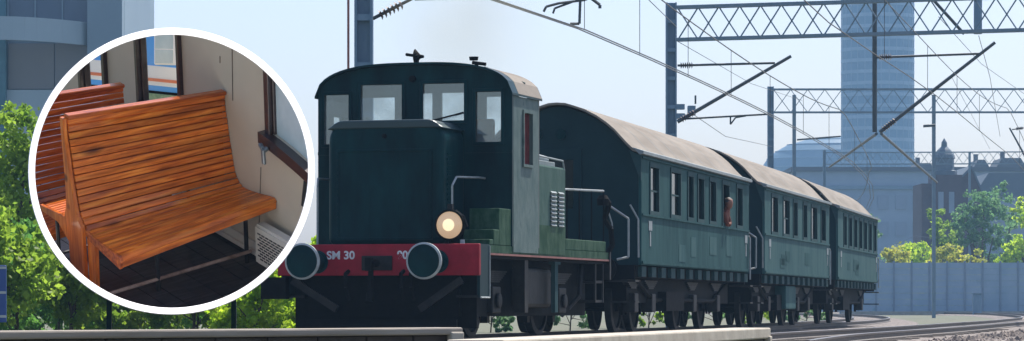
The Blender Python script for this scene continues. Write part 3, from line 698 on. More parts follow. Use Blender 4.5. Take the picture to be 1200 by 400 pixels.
y2 = deg(12.5); fx, fy = rx + 2.35 * math.sin(y2), ry + 2.35 * math.cos(y2); c2 = centre_from_right(fx, fy, y2)
def box2(t, s_at):
    MB().box(1.0, 1.30, 4.2, 5.9, .38, .90).build('battery_box', 'coach_side_pale', t, bevel=.03)
coach(*c2, y2, 'pale green passenger coach coupled between the other two coaches, light battery box beneath', 'coach_side_pale',
      [(904, 911), (917.6, 924.6), (929.5, 934), (941, 945.2), (950.5, 957), (962, 967)], (.9, 2.6, 7.6, 9.6), extra=box2, sashes=(1,), railrear=True)
rx, ry = rear_right(*c2, y2)
y3 = deg(11.65); fx, fy = rx + 2.2 * math.sin(y3), ry + 2.2 * math.cos(y3); c3 = centre_from_right(fx, fy, y3)
coach(*c3, y3, 'last pale green coach of the train, with seven narrow windows and a grey roof', 'coach_side_pale',
      [(988.4, 991.6), (994.6, 998), (1000.6, 1004), (1006.6, 1009.8), (1012.2, 1015.4), (1018, 1021), (1023.8, 1026.4)], (1.2, 4.2, 9.6), rails_front=False)

# passenger leaning at a window of the first coach
def person_at(px, py, label):
    q = (px - 600) / F
    x0 = c1[0] + 1.4 * math.cos(y1); yy0 = c1[1] - 1.4 * math.sin(y1)
    s = (yy0 * q - x0) / (math.sin(y1) - math.cos(y1) * q)
    t = empty('person', (c1[0] + s * math.sin(y1) - .05 * math.cos(y1), c1[1] + s * math.cos(y1) + .05 * math.sin(y1), -.06), -y1, label, 'person')
    bm = bmesh.new(); sk = []
    def vtx(p, r): v = bm.verts.new(p); sk.append(r); return v
    pel = vtx((1.36, 0, 2.08), .12); ch = vtx((1.455, 0, 2.21), .13); nk = vtx((1.48, -.01, 2.36), .055); hd_ = vtx((1.505, -.015, 2.45), .07); tp = vtx((1.505, -.015, 2.53), .06)
    sh = vtx((1.45, -.16, 2.24), .065); el = vtx((1.50, -.19, 2.10), .05); ha = vtx((1.50, -.06, 2.05), .04)
    sh2 = vtx((1.45, .16, 2.24), .065); el2 = vtx((1.50, .19, 2.10), .05); ha2 = vtx((1.50, .06, 2.05), .04)
    for a, b in ((pel, ch), (ch, nk), (nk, hd_), (hd_, tp), (ch, sh), (sh, el), (el, ha), (ch, sh2), (sh2, el2), (el2, ha2)): bm.edges.new((a, b))
    me = bpy.data.meshes.new('body'); 
    bm.verts.index_update(); bm.to_mesh(me); bm.free()
    o = bpy.data.objects.new('body', me); COL.objects.link(o); o.parent = t
    o.modifiers.new('skin', 'SKIN'); 
    sv = me.skin_vertices[0].data if me.skin_vertices else None
    if sv is None:
        bm2 = bmesh.new(); bm2.from_mesh(me); bm2.verts.layers.skin.verify(); bm2.to_mesh(me); bm2.free(); sv = me.skin_vertices[0].data
    for i, r in enumerate(sk): sv[i].radius = (r, r)
    sv[0].use_root = True
    su = o.modifiers.new('sub', 'SUBSURF'); su.levels = su.render_levels = 2
    me.materials.append(M['orange_cloth'])
    MB().lathe([(0, -.105), (.05, -.095), (.072, -.04), (.078, .02), (.065, .08), (.0, .10)], (1.52, -.02, 2.47), 'z', 16).build('face', 'skin', t, smooth=True)
    MB().lathe([(.086, .02), (.084, .06), (.055, .105), (0, .118)], (1.505, -.01, 2.47), 'z', 16).build('hair', 'hair', t, smooth=True)
    return t
person_at(850.3, 238, 'passenger in a rust orange top leaning on a window sill of the first coach')
# ------------------------------------------------------------------ round display drum holding a carriage compartment
BD, BH, BA, BS, BL = .535, .728, .102, .481, 1.3       # seat depth, back height, lean, seat height, bench length
TX, TY, TZ = -3.042796, -.132823, 21.960754
RX, RY, RZ = 1.9213775, -.6495725, .4207745
def rotvec(r):
    v = Vector(r); return Matrix.Rotation(v.length, 4, v.normalized())
CB = Matrix(((1,0,0,0),(0,0,1,0),(0,-1,0,CH),(0,0,0,1))) @ Matrix.Translation((TX, TY, TZ)) @ rotvec((RX, RY, RZ))
CBI = CB.inverted()
EYE = Vector((0, 0, CH))
def local_ray(px, py):
    return CBI @ EYE, (CBI.to_3x3() @ Vector(((px - 600) / F, 1, -(py - HY) / F)))
def hit_x(px, py, x):
    o, d = local_ray(px, py); return o + d * ((x - o.x) / d.x)
def hit_y(px, py, y):
    o, d = local_ray(px, py); return o + d * ((y - o.y) / d.y)
def hit_z(px, py, z):
    o, d = local_ray(px, py); return o + d * ((z - o.z) / d.z)
# drum outline: the compartment is cut to a drum that widens away from its mouth
CXP, CYP = 201.0, 201.0
def drum_planes(r, n=40):
    out = []
    for k in range(n):
        t = 2 * math.pi * k / n
        nw = Vector((F * math.cos(t), -(r + math.cos(t) * (CXP - 600) + math.sin(t) * (CYP - HY)), -F * math.sin(t)))
        nl = (CBI.to_3x3() @ nw).normalized()
        out.append((CBI @ EYE, nl))
    return out
CL = drum_planes(164.3)
def cap_obj(mb, name, m, parent=None, bevel=0, seg=1):
    return mb.build(name, m, parent, bevel=bevel, clip=CL, seg=seg)
def cap_thing(name, label, cat, off=(0, 0, 0)):
    return empty(name, label=label, cat=cat, matrix=CB)

# ---- ring, drum and its stand
RN = Vector((.42, -.64, .64)).normalized(); RC = at(CXP, CYP, 20.2)
def ring_pt(r, t, back=0):
    d = at(CXP + r * math.cos(t), CYP + r * math.sin(t), 1.0) - EYE
    s = (RC - EYE).dot(RN) / d.dot(RN); return EYE + d * (s + back)
rg = empty('round_showcase', tuple(RC), 0, 'round showcase drum with thick white ring mouth, holding a wooden carriage compartment', 'showcase')
q = MB(); n = 128
prof = [(159.9, .004), (160.6, -.008), (167.4, -.008), (168.2, .006), (168.2, .045), (165.2, .05), (159.9, .05)]
for k in range(n):
    t = 2 * math.pi * k / n
    for r, b in prof: q.v.append(ring_pt(r, t, b) - RC)
m_ = len(prof)
for k in range(n):
    a = k * m_; b = ((k + 1) % n) * m_
    for j in range(m_): q.f.append((a + j, b + j, b + (j + 1) % m_, a + (j + 1) % m_))
q.build('white_ring', 'ring_white', rg, smooth=False)
sh = MB(); arc = [R(25) + R(130) * k / 60 for k in range(61)]
for t in arc:
    d = (at(CXP + 166.6 * math.cos(t), CYP + 166.6 * math.sin(t), 1.0) - EYE); a = ring_pt(165.0, t, .046); a2 = ring_pt(166.6, t, .046)
    di = (at(CXP + 165.0 * math.cos(t), CYP + 165.0 * math.sin(t), 1.0) - EYE)
    sh.v += [a2 - RC, a2 + d * 4.2 - RC, a + di * 4.2 - RC, a - RC]
for k in range(60):
    for j in range(4): sh.f.append((k*4 + j, (k+1)*4 + j, (k+1)*4 + (j+1) % 4, k*4 + (j+1) % 4))
sh.build('drum_shell', 'bounce_lining', rg)  # white lining added to bounce light onto the bench; sides left open
for px in (128, 274):
    p = at(px, 352, 21.6); MB().bar(p - RC, Vector((p.x, p.y, GZ)) - RC, .035, .035, (0, 1, 0)).build('stand_leg', 'coach_end', rg)
    p2 = at(px, 345, 23.4); MB().bar(p2 - RC, Vector((p2.x, p2.y, GZ)) - RC, .035, .035, (0, 1, 0)).build('stand_leg', 'coach_end', rg)

# ---- floor and wall
fl = MB()
rnd = random.Random(3)
x = -2.4
while x < BL:
    wd = .135; yy = -2.4 - rnd.random()
    while yy < 3.2:
        ln = 1.6 + rnd.random() * .5
        fl.box(x + .003, min(x + wd - .003, BL), yy + .003, yy + ln - .003, -.03, rnd.uniform(-.004, 0.0)); yy += ln
    x += wd
fl.box(-2.5, BL, -2.6, 3.4, -.06, -.031)
f_ = cap_obj(fl, 'floor', 'floorboard'); f_.matrix_world = CB; tag(f_, kind='structure')

WB = .12
def ww(x, y, z): return (x, y, z - WB * y * y)
def wp(px, py, x=BL):       # wall coordinates (y, z before the bulge) of a picture position
    p = hit_x(px, py, x); return p.y, p.z + WB * p.y * p.y
wall = cap_thing('compartment_wall', 'cream painted compartment wall with dark framed windows behind the wooden benches', 'wall')
la = wp(167, 121); lb = wp(213, 122)
ra = wp(320, 163); rb = wp(372, 195); rt = wp(330, 85)
fa = wp(99, 100); fb = wp(124, 96)
zl = (la[1] + lb[1]) / 2; zr = (ra[1] + rb[1]) / 2
holes = [(lb[0], la[0], zl, zl + .95), (rb[0] - .25, ra[0], zr, zr + .95), (fb[0], fa[0], (fa[1] + fb[1]) / 2 - .05, zl + .95)]
mb = MB().panel([-2.2 + .1 * k for k in range(55)], [-.02, .6, 1.2, 2.6], holes, 0, .05, lambda u, z, t: (BL + t, u, z)).warp(ww)
cap_obj(mb, 'wall_panel', 'cream', wall)
def strip(y0, z0, y1, z1, w_=.006, x0=.002, x1=.004):
    return MB().bar((BL - .002, y0, z0 - WB*y0*y0), (BL - .002, y1, z1 - WB*y1*y1), w_, w_ * .6, (1, 0, 0))
for (a, b, c, d) in ((272, 40, 273, 118), (306, 196, 304, 262), (258, 66, 258, 74)):
    p = wp(a, b); r = wp(c, d); cap_obj(strip(p[0], p[1], r[0], r[1], .007), 'panel_seam', 'seam', wall)
sk_ = MB().box(BL - .022, BL - .002, -2.2, 3.0, .0, .11).box(BL - .05, BL - .024, -2.2, 3.0, .02, .055); cap_obj(sk_.warp(lambda x, y, z: (x, y, z)), 'baseboard', 'heater', wall, .006)
# window frames: posts, head and sill each side
def frame(h, post, sillh, nm='window'):
    y0, y1_, z0, z1 = h
    mb = MB()
    N = 6
    mb.box(BL - .035, BL + .06, y1_ - .004, y1_ + post, z0 - sillh, z1).box(BL - .035, BL + .06, y0 - post, y0 + .004, z0 - sillh, z1)
    mb.box(BL - .002, BL + .045, y1_ - .022, y1_ - .006, z0, z1).box(BL - .002, BL + .045, y0 + .006, y0 + .022, z0, z1)
    f = cap_obj(mb.warp(ww), nm, 'sill', wall, .004)
    s_ = MB()
    for k in range(N):
        a = y0 - post - .03 + (y1_ - y0 + 2*post + .06) * k / N; b = y0 - post - .03 + (y1_ - y0 + 2*post + .06) * (k + 1) / N
        s_.box(BL - .075, BL + .07, a, b, z0 - sillh, z0 - .002 + .0)
    cap_obj(s_.warp(ww), 'sill', 'sill', f)
    return f
frame(holes[0], .035, .03)
fR = frame(holes[1], .055, .085)
frame(holes[2], .04, .03)
hr = holes[1]
gl = MB()
gl.box(BL + .02, BL + .028, hr[0], hr[1], hr[2], hr[3]); cap_obj(gl.warp(ww), 'window_pane', 'pale_glass', fR)  # opaque pale colour stands for the daylit view outside
lt = MB(); yy, zz = wp(323, 172)
lt.tube((BL - .08, yy - .02, zz + .015), (BL - .12, yy - .02, zz + .005), .02).bar((BL - .12, yy - .02, zz + .02), (BL - .125, yy - .035, zz - .09), .035, .025, (1, 0, 0)).bar((BL - .12, yy - .02, zz + .02), (BL - .11, yy + .035, zz + .03), .03, .03, (1, 0, 0))
cap_obj(lt.warp(ww), 'latch', 'handle', fR, .006)

# ---- benches (slats run from the aisle to the wall)
def bwarp(x, y, z):
    a = x / BL
    dz = 0
    if z > BS: dz += (z - BS) / BH * (.055 - .11 * a)
    if y < 0 and z > BS - .16: dz += (-y / BD) * (-.065 + .125 * a)
    return (x, y, z + dz)
def curve_pts():
    P = [(BA + .012, BS + BH), (BA + .014, BS + BH * .86), (BA * .93, BS + BH * .70), (BA * .70, BS + BH * .50), (BA * .40, BS + BH * .30), (BA * .12, BS + BH * .14), (-.035, BS + .035), (-.10, BS + .002), (-.22, BS - .004), (-.36, BS + .004), (-.47, BS + .012), (-BD + .02, BS + .008), (-BD, BS - .02)]
    return catmull([Vector(p) for p in P], .012)
def slats(pts, w_, th, x0, x1, gap=.006):
    """boards laid side by side along a side-view curve"""
    mb = MB(); acc = [0]
    for a, b in zip(pts[:-1], pts[1:]): acc.append(acc[-1] + (b - a).length)
    def P(s):
        for i in range(len(acc) - 1):
            if s <= acc[i + 1]: return pts[i].lerp(pts[i+1], (s - acc[i]) / max(1e-9, acc[i+1] - acc[i]))
        return pts[-1]
    n = round(acc[-1] / w_); w_ = acc[-1] / n
    for k in range(n):
        a, b = P(k * w_ + gap / 2), P((k + 1) * w_ - gap / 2); d = (b - a).normalized(); nn = Vector((-d.y, d.x)) * th
        X = [x0 + (x1 - x0) * i / 5 for i in range(6)]
        o = len(mb.v)
        for xx in X:
            for p in (a, b, b - nn * -1, a - nn * -1): mb.v.append((xx, p.x, p.y))
        for i in range(5):
            for j in range(4): mb.f.append((o + i*4 + j, o + i*4 + (j+1) % 4, o + (i+1)*4 + (j+1) % 4, o + (i+1)*4 + j))
        mb.f += [(o, o+1, o+2, o+3), (o+23, o+22, o+21, o+20)]
    return mb
def split_at(pts, cond):
    for i, p in enumerate(pts):
        if cond(p): return pts[:i+1], pts[i:]
def make_bench(label, off, double, x1=BL - .004, wood='slat', panel=True):
    t = cap_thing('wooden_bench', label, 'bench')
    O = Vector(off)
    T = lambda x, y, z: (x + O.x, y + O.y, z + O.z)
    W = (lambda x, y, z: T(*bwarp(x, y, z)))
    C = curve_pts(); back, seat = split_at(C, lambda p: p.y < BS + .03)
    cap_obj(slats(back[::-1], .048, -.02, 0, x1).warp(W), 'backrest', wood, t, .0035)
    cap_obj(slats(seat[::-1], .043, -.022, 0, x1).warp(W), 'seat', wood, t, .0035)
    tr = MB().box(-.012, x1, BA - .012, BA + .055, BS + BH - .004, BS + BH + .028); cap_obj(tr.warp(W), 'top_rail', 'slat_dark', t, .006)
    ap = MB().box(.01, x1, -BD + .012, -BD + .035, BS - .075, BS - .022); cap_obj(ap.warp(W), 'front_rail', wood, t, .004)
    if panel:
        # end panel follows the back, then drops to the floor
        front = [(p.x + .012, p.y) for p in C if p.y > BS + .02]
        bk = [(BA + .075, BS + BH), (BA + .055, BS + BH * .5), (BA + .05, BS + .1), (BA + .05, .0)]
        ep = MB().extrude(front[::1] + [(-.05, BS - .02), (-.055, .0)] + bk[::-1], -.036, -.004, 'x'); cap_obj(ep.warp(W), 'end_panel', 'slat_end', t, .004)
        foot = MB().extrude([(-.058, 0), (-.058, BS - .05), (-.17, BS - .05), (-.15, .0)], -.004, .028, 'x'); cap_obj(foot.warp(W), 'end_foot', 'slat_end', t, .004)
        er = MB().extrude([(p.x - .002, p.y + .0) for p in C if p.y <= BS + .02] + [(-BD + .02, BS - .085), (-.1, BS - .06), (-.02, BS - .03)], -.012, .012, 'x'); cap_obj(er.warp(W), 'seat_end_rail', 'slat_dark', t, .003)
    nails = MB()
    for xx in (.10, .62, x1 - .1):
        for p in C[3::4]: nails.box(xx - .004, xx + .004, p.x - .012, p.x + .0, p.y - .003, p.y + .004)
    if double:
        def RV(x, y, z): return W(x, 2 * (BA + .062) - .10 - y, z)
        def RVs(x, y, z): return T(x, .10 + .07 - y * .72, z - .02)
        cap_obj(slats(seat[::-1], .043, -.022, 0.0, x1).warp(RVs), 'rear_seat', wood, t, .0035)
        cap_obj(MB().box(0, x1, .162, .178, BS + .02, BS + BH - .01).warp(W), 'rear_backrest', 'slat_dark', t, .003)
        br = MB().extrude([(.155, BS + .30), (.165, BS + .12), (.20, BS + .02), (.56, BS - .01), (.56, BS - .05), (.30, BS - .06), (.155, BS - .16)], -.034, -.004, 'x'); cap_obj(br.warp(lambda x, y, z: T(x, y, z)), 'rear_bracket', 'slat_end', t, .004)
    return t, T, W
b1, T1, W1 = make_bench('long varnished slatted bench with its end panel and iron legs in full view', (0, 0, 0), True)
def leg(p, top, t, r=.012): return cap_obj(MB().tube((p[0], p[1], 0), (p[0], p[1], top), r, n=10), 'leg', 'iron', t)
leg((BL - .13, -.30), BS + .01, b1, .016); leg((.40, -.33), BS - .03, b1, .016); leg((.06, .48), BS - .04, b1, .014); leg((BL - .13, .48), BS - .04, b1, .014)
fr_ = MB().tube((-.25, -.345, .085), (BL - .10, -.315, .085), .014, n=10); cap_obj(fr_, 'foot_rail', 'worn_iron', b1)
cap_obj(MB().tube((-.02, .47, .09), (BL - .1, .47, .09), .012, n=8), 'foot_rail', 'iron', b1)
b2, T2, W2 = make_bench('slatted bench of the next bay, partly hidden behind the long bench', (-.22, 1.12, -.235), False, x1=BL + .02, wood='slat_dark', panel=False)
for x in (.05, .6, 1.2):
    cap_obj(MB().tube((x - .22, .80, .0), (x - .22, .80, BS - .26), .014, n=8), 'leg', 'iron', b2)
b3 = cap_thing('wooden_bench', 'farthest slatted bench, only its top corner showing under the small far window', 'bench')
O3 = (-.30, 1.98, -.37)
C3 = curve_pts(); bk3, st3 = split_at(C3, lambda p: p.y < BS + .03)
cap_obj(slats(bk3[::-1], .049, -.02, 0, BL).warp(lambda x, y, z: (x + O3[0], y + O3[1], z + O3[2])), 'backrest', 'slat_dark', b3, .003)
# ---- heater box on the wall
ht = cap_thing('wall_heater', 'small ivory heater box with slotted front at the foot of the cream wall', 'heater')
p0 = hit_x(297, 262, BL - .15); z1h = p0.z; y0h = p0.y
cap_obj(MB().box(BL - .15, BL - .052, y0h - .75, y0h, z1h - .31, z1h), 'cover', 'heater', ht, .018, 3)
sl_ = MB(); 
for r_ in range(10):
    for k in range(9):
        yy = y0h - .05 - k * .052 - (.026 if r_ % 2 else 0); zz = z1h - .055 - r_ * .0215
        sl_.box(BL - .153, BL - .1495, yy - .040, yy, zz - .010, zz)
cap_obj(sl_, 'vent_slots', 'slot', ht)
# small dark grab handle on the wall by the window
gh = cap_thing('grab_bar', 'small dark curved handle fixed to the cream wall right of the seat end', 'handle')
a = hit_x(361, 212, BL - .03); b = hit_x(358, 240, BL - .03)
cap_obj(MB().pipe([(BL, a.y, a.z), (BL - .05, a.y, a.z), (BL - .05, b.y, b.z), (BL, b.y, b.z)], .016, 8), 'grip', 'iron', gh)
# ---- the blue coach standing on the next track, seen through the open windows
XB = BL + .45
def bq(px0, px1, f0, f1, th, m, name, parent, slope=.10, bevel=0):
    """a flat panel of the coach side with sloping edges"""
    P = []
    for px, fy in ((px0, f1), (px1, f1), (px1, f0), (px0, f0)):
        p = hit_x(px, fy + slope * (px - 190), XB); P.append(p)
    vs = [(XB - th, p.y, p.z) for p in P] + [(XB + .02, p.y, p.z) for p in P]
    return cap_obj(MB().add(vs, [(0,1,2,3),(7,6,5,4),(0,4,5,1),(1,5,6,2),(2,6,7,3),(3,7,4,0)]), name, m, parent, bevel)
bc = cap_thing('blue_coach', 'bright blue coach with white band and orange stripe outside the compartment window', 'coach')
bq(80, 222, 20, 110, .0, 'blue_coach', 'body', bc)
bq(80, 222, 78, 101, .006, 'white_coach', 'white_band', bc)
bq(80, 222, 92.5, 96, .010, 'orange_stripe', 'stripe', bc)
wf = bq(182.5, 207.5, 38, 76, .02, 'white_coach', 'window', bc, .02, .01)
bq(185, 205.5, 40.5, 56.5, .024, 'pale_glass', 'pane', wf, .02)
bq(185, 205.5, 58, 73.5, .024, 'pale_glass', 'pane', wf, .02)
bq(80, 222, 107.5, 110.3, .004, 'black', 'underframe', bc)
gs = cap_thing('grass_verge', 'strip of pale grass below the blue coach beyond the window', 'grass')
bq(80, 222, 110.5, 130, .01, 'grass_strip', 'grass', gs); tag(gs, kind='stuff')
# ------------------------------------------------------------------ overhead line
def truss(name, parent, p0, p1, h, w_, n, m='gantry'):
    """lattice beam: four chords and crossed diagonals on both faces, one part"""
    mb = MB(); p0 = Vector(p0); p1 = Vector(p1); d = (p1 - p0); dn = d.normalized(); sd = dn.cross(Vector((0, 0, 1))).normalized() * (w_ / 2); up = Vector((0, 0, h))
    for s in (-1, 1):
        for z in (0, 1): mb.bar(p0 + sd * s - up * z, p1 + sd * s - up * z, .09, .10)
        for k in range(n):
            a = p0 + d * (k / n) + sd * s; b = p0 + d * ((k + 1) / n) + sd * s
            if s < 0: mb.bar(a, b - up, .04, .04); mb.bar(a - up, b, .04, .04)
            if k % 2 == 0: mb.bar(a, a - up, .05, .05)
    for k in range(0, n + 1, 2):
        a = p0 + d * (k / n); mb.bar(a - sd, a + sd, .05, .05); mb.bar(a - sd - up, a + sd - up, .05, .05)
    return mb.build(name, m, parent)
def mast_h(parent, x, y, z0, z1, w_=.30, m='mast', name='mast'):
    mb = MB().box(x - w_/2, x - w_/2 + .05, y - w_/2, y + w_/2, z0, z1).box(x + w_/2 - .05, x + w_/2, y - w_/2, y + w_/2, z0, z1).box(x - w_/2 + .052, x + w_/2 - .052, y - .02, y + .02, z0, z1)
    z = z0 + .6
    while z < z1: mb.box(x - w_/2 + .052, x + w_/2 - .052, y - w_/2 + .01, y - w_/2 + .03, z, z + .12); z += .9
    return mb.build(name, m, parent)
def cantilever(parent, foot, tip, tie0, tie1, r=.05):
    t = MB().tube(foot, tip, r, r * .8, 8).build('bracket_tube', 'tube', parent)
    MB().tube(tie0, tie1, r * .6, n=8).build('tie_tube', 'tube', parent)
    d = (Vector(tip) - Vector(foot)).normalized(); ins = MB()
    def insulator(p, d, L):
        pr = []
        o = MB()
        for k in range(6):
            a = p + d * (L * k / 6); b = p + d * (L * (k + .5) / 6); o.tube(a, b, .11, .06, 10)
        return o
    insulator(Vector(foot) + d * .15, d, .5).build('insulator', 'insul', parent)
    d2 = (Vector(tie1) - Vector(tie0)).normalized(); insulator(Vector(tie0) + d2 * .1, d2, .4).build('insulator', 'insul', parent)
# near mast behind the locomotive
mx = at(426.5, 0, 57.5)
nm = empty('catenary_mast', (mx.x, mx.y, GZ), 0, 'tall blue grey steel mast rising behind the locomotive cab, with one bracket arm', 'mast')
mast_h(nm, 0, 0, 0, 9.2, .345)
a = at(437, 22, 57.5) - Vector((mx.x, mx.y, GZ)); b = at(492, -6, 57.5) - Vector((mx.x, mx.y, GZ))
cantilever(nm, a, b, at(437, -30, 57.5) - Vector((mx.x, mx.y, GZ)), at(520, -32, 57.5) - Vector((mx.x, mx.y, GZ)), .035)
a = at(486, -.5, 57.3) - Vector((mx.x, mx.y, GZ)); b = at(545, -2, 57.3) - Vector((mx.x, mx.y, GZ)); MB().tube(a, b, .022).build('tie_tube', 'tube', nm)
tx = at(408.2, 0, 56.5)
tp = empty('earth_pipe', (tx.x, tx.y, GZ), 0, 'thin rust brown pole standing beside the near blue mast', 'pole')
MB().tube((0, 0, 0), (0, 0, 9), .022).build('pole', 'rust_edge', tp); MB().box(-.06, .06, -.06, .06, 0, .3).build('base', 'concrete', tp)
# steady arms hanging over the track above the coach
sa = empty('steady_arm', tuple(at(700, -60, 56)), 0, 'bent steel steady arm hanging over the train just below the top edge of the sky', 'steady arm')
o_ = at(700, -60, 56)
def pxs(*P, Y=56): return [at(x, y, Y) - o_ for x, y in P]
MB().pipe(pxs((637, 14), (640, 8), (655, 4), (686, 0), (700, -8), (700, -60)), .024).build('arm', 'tube', sa)
MB().pipe(pxs((648, 16), (650, 10), (680, -1)), .020).build('arm', 'tube', sa)
MB().pipe(pxs((680, -1), (679, 28), (668, 28)), .026).build('arm', 'tube', sa)
MB().pipe(pxs((690, -4), (703, 6), (703, 10)), .03).build('clamp', 'tube', sa)

def gantry(name, label, pxm, Y, ytop, ybot, yend, Y1, x1, h, wm, nt, posts=(), m='mast'):
    b = at(pxm, HY, Y)
    t = empty(name, (b.x, Y, GZ), 0, label, 'gantry', 'gantries over the tracks')
    org = Vector((b.x, Y, GZ))
    top = at(pxm, ytop, Y) - org
    mast_h(t, 0, 0, 0, top.z + .12, wm, m)
    e = at(x1, yend, Y1) - org
    truss('truss_beam', t, (wm/2, 0, at(pxm, ytop + 1, Y).z - GZ), (e.x, e.y, e.z), h, .26, nt)
    mast_h(t, e.x, e.y, 0, e.z, wm, m)
    return t, org
g1, o1 = gantry('track_gantry', 'nearest lattice gantry on a tall blue mast rising behind the first coach', 786.5, 97, 8, 46, -6, 93, 1270, 1.02, .34, 19)
def g1p(x, y, Y=96): return at(x, y, Y) - o1
MB().tube(g1p(1025, -3), g1p(1025, 155), .075, n=10).build('drop_post', 'tube', g1)
MB().tube(g1p(1146, -8), g1p(1146, 40), .135, n=10).build('drop_post', 'mast', g1)
MB().tube(g1p(1091, -3), g1p(1130, 40), .05, n=8).build('bracket_tube', 'tube', g1)
cantilever(g1, g1p(1031, 155), g1p(1166, 50), g1p(1027, 67.5), g1p(1150, 63), .062)
cantilever(g1, g1p(794, 143), g1p(927, 66), g1p(794, 77), g1p(908, 74), .062)
MB().tube(g1p(794, 140), g1p(900, 134), .03, n=8).build('tie_tube', 'tube', g1); MB().pipe([g1p(856, 136), g1p(856, 146), g1p(862, 138), g1p(874, 136)], .025).build('steady_arm', 'tube', g1)
MB().box(*[v for c in zip(g1p(808, 132), g1p(817, 122)) for v in sorted(c)][:2], -.2, .2, g1p(812, 133).z, g1p(812, 122).z).build('weight_box', 'mast', g1)
MB().tube(g1p(815, 122), g1p(815, 112), .03).build('weight_rod', 'tube', g1)
for y in (120, 131): MB().box(.17, .42, -.18, .18, g1p(0, y + 6).z, g1p(0, y).z).build('bracket_plate', 'mast', g1)
g2, o2 = gantry('track_gantry', 'second lattice gantry farther back on a thick post above the second coach', 903, 182, 104, 137, 104.5, 180, 1290, 1.36, .36, 19)
def g2p(x, y, Y=181): return at(x, y, Y) - o2
for px in (932.5, 1097): MB().box(g2p(px - 2, 0).x, g2p(px + 2, 0).x, -.1, .1, 0, g2p(px, 110).z).build('post', 'gantry', g2)
cantilever(g2, g2p(1205, 190), g2p(1183, 150), g2p(1200, 150), g2p(1186, 152), .06)
MB().tube(g2p(1096, 147), g2p(1082, 148), .08).build('tie_tube', 'tube', g2)
MB().tube(g2p(934, 164), g2p(985, 160), .05).build('tie_tube', 'tube', g2)
g3, o3 = gantry('track_gantry', 'thin distant lattice gantry crossing in front of the hazy glass tower base', 966, 300, 178, 193, 178, 300, 1270, 1.15, .28, 30, m='gantry')
def g3p(x, y, Y=300): return at(x, y, Y) - o3
MB().box(g3p(1135, 0).x, g3p(1137.5, 0).x, -.1, .1, 0, g3p(1135, 178).z).build('post', 'gantry', g3)
# lower struts of the suspension under the drop post
for k, (p, q_, lab) in enumerate((((1027, 157), (972, 196), 'thin strut slanting down left from the foot of the drop post'), ((1033, 157), (1098, 214), 'thin strut slanting down right from the foot of the drop post'))):
    s_ = empty('line_strut', tuple(at(*p, 120)), 0, lab, 'strut', 'struts below the drop post')
    MB().tube((0, 0, 0), at(*q_, 170) - at(*p, 120), .06).build('tube', 'tube', s_)
# wires
def wire(pts, label, r=.012, drops=(), name='overhead_wire'):
    o = Vector(pts[0]); t = empty(name, tuple(o), 0, label, 'wire', 'overhead wires')
    MB().pipe([Vector(p) - o for p in pts], r, 5).build('cable', 'wire', t)
    for a, b in drops: MB().tube(Vector(a) - o, Vector(b) - o, r * .7, n=4).build('dropper', 'wire', t)
    return t
def path_pts(path, z, ys, dx=0):
    out = []
    for yy in ys:
        for a, b in zip(path[:-1], path[1:]):
            if a.y <= yy <= b.y:
                f = (yy - a.y) / (b.y - a.y); out.append(Vector((a.x + (b.x - a.x) * f + dx, yy, z if not callable(z) else z(yy)))); break
    return out
YS = [46, 52, 58, 64, 70, 76, 82, 88, 94, 100, 110, 120, 135, 150, 165, 182, 200, 230, 260, 300]
wa = path_pts(trackA, lambda y: 5.15 + .0008 * (y - 60), YS); wb = path_pts(trackA, lambda y: 5.13 + .0008 * (y - 60), YS, .13)
def sag(y, z0, s, span=43, ph=54): t = ((y - ph) % span) / span; return z0 - s * 4 * t * (1 - t)
wm = path_pts(trackA, lambda y: sag(y, 6.65, .5), [46 + 2.5 * k for k in range(100)])
dr = []
for p in path_pts(trackA, 5.16, [52.5, 57.5, 63, 69, 76, 84, 92, 104, 116]):
    dr.append((p, Vector((p.x, p.y, sag(p.y, 6.65, .5)))))
wire(wa, 'contact wire hanging directly above the train, with thin upright droppers', .012, dr)
wire(wb, 'second contact wire close beside the one above the train', .012)
wire(wm, 'sagging upper wire carrying the droppers above the train', .014)
for nm_, pth, z, lab in (('b', trackB, 5.25, 'contact wire above the empty track beside the train'), ('c', trackC, 5.25, 'contact wire above the track farthest from the train')):
    P = path_pts(pth, z, YS); dd = [(p, Vector((p.x, p.y, sag(p.y, 6.7, .55)))) for p in path_pts(pth, z, [60, 68, 76, 84, 104, 112, 120, 130, 150, 165])]
    wire(P, lab, .011, dd); wire(path_pts(pth, lambda y: sag(y, 6.7, .55), [46 + 2.5 * k for k in range(100)]), lab.replace('contact wire', 'sagging upper wire'), .010)
for P, lab in ((((752, -8, 70), (793, 32, 97)), 'steep feeder wire running down to the top of the nearest gantry mast'),
               (((1100, 20, 96), (1150, 75, 130), (1200, 110, 160)), 'feeder wire falling away under the truss right of the glass tower'),
               (((1147, 42, 96), (1160, 90, 120), (1172, 160, 170)), 'steep wire dropping from the short thick drop post'),
               (((793, 48, 97), (880, 98, 150), (940, 118, 182)), 'feeder wire running from the nearest gantry mast to the second gantry'),
               (((812, 134, 96), (850, 160, 120), (905, 172, 182)), 'low wire leaving the weight box on the nearest gantry mast'),
               (((1115, 90, 150), (1160, 175, 260)), 'thin steep wire between the second gantry and the distant brick church')):
    wire([at(*p) for p in P], lab, .012)

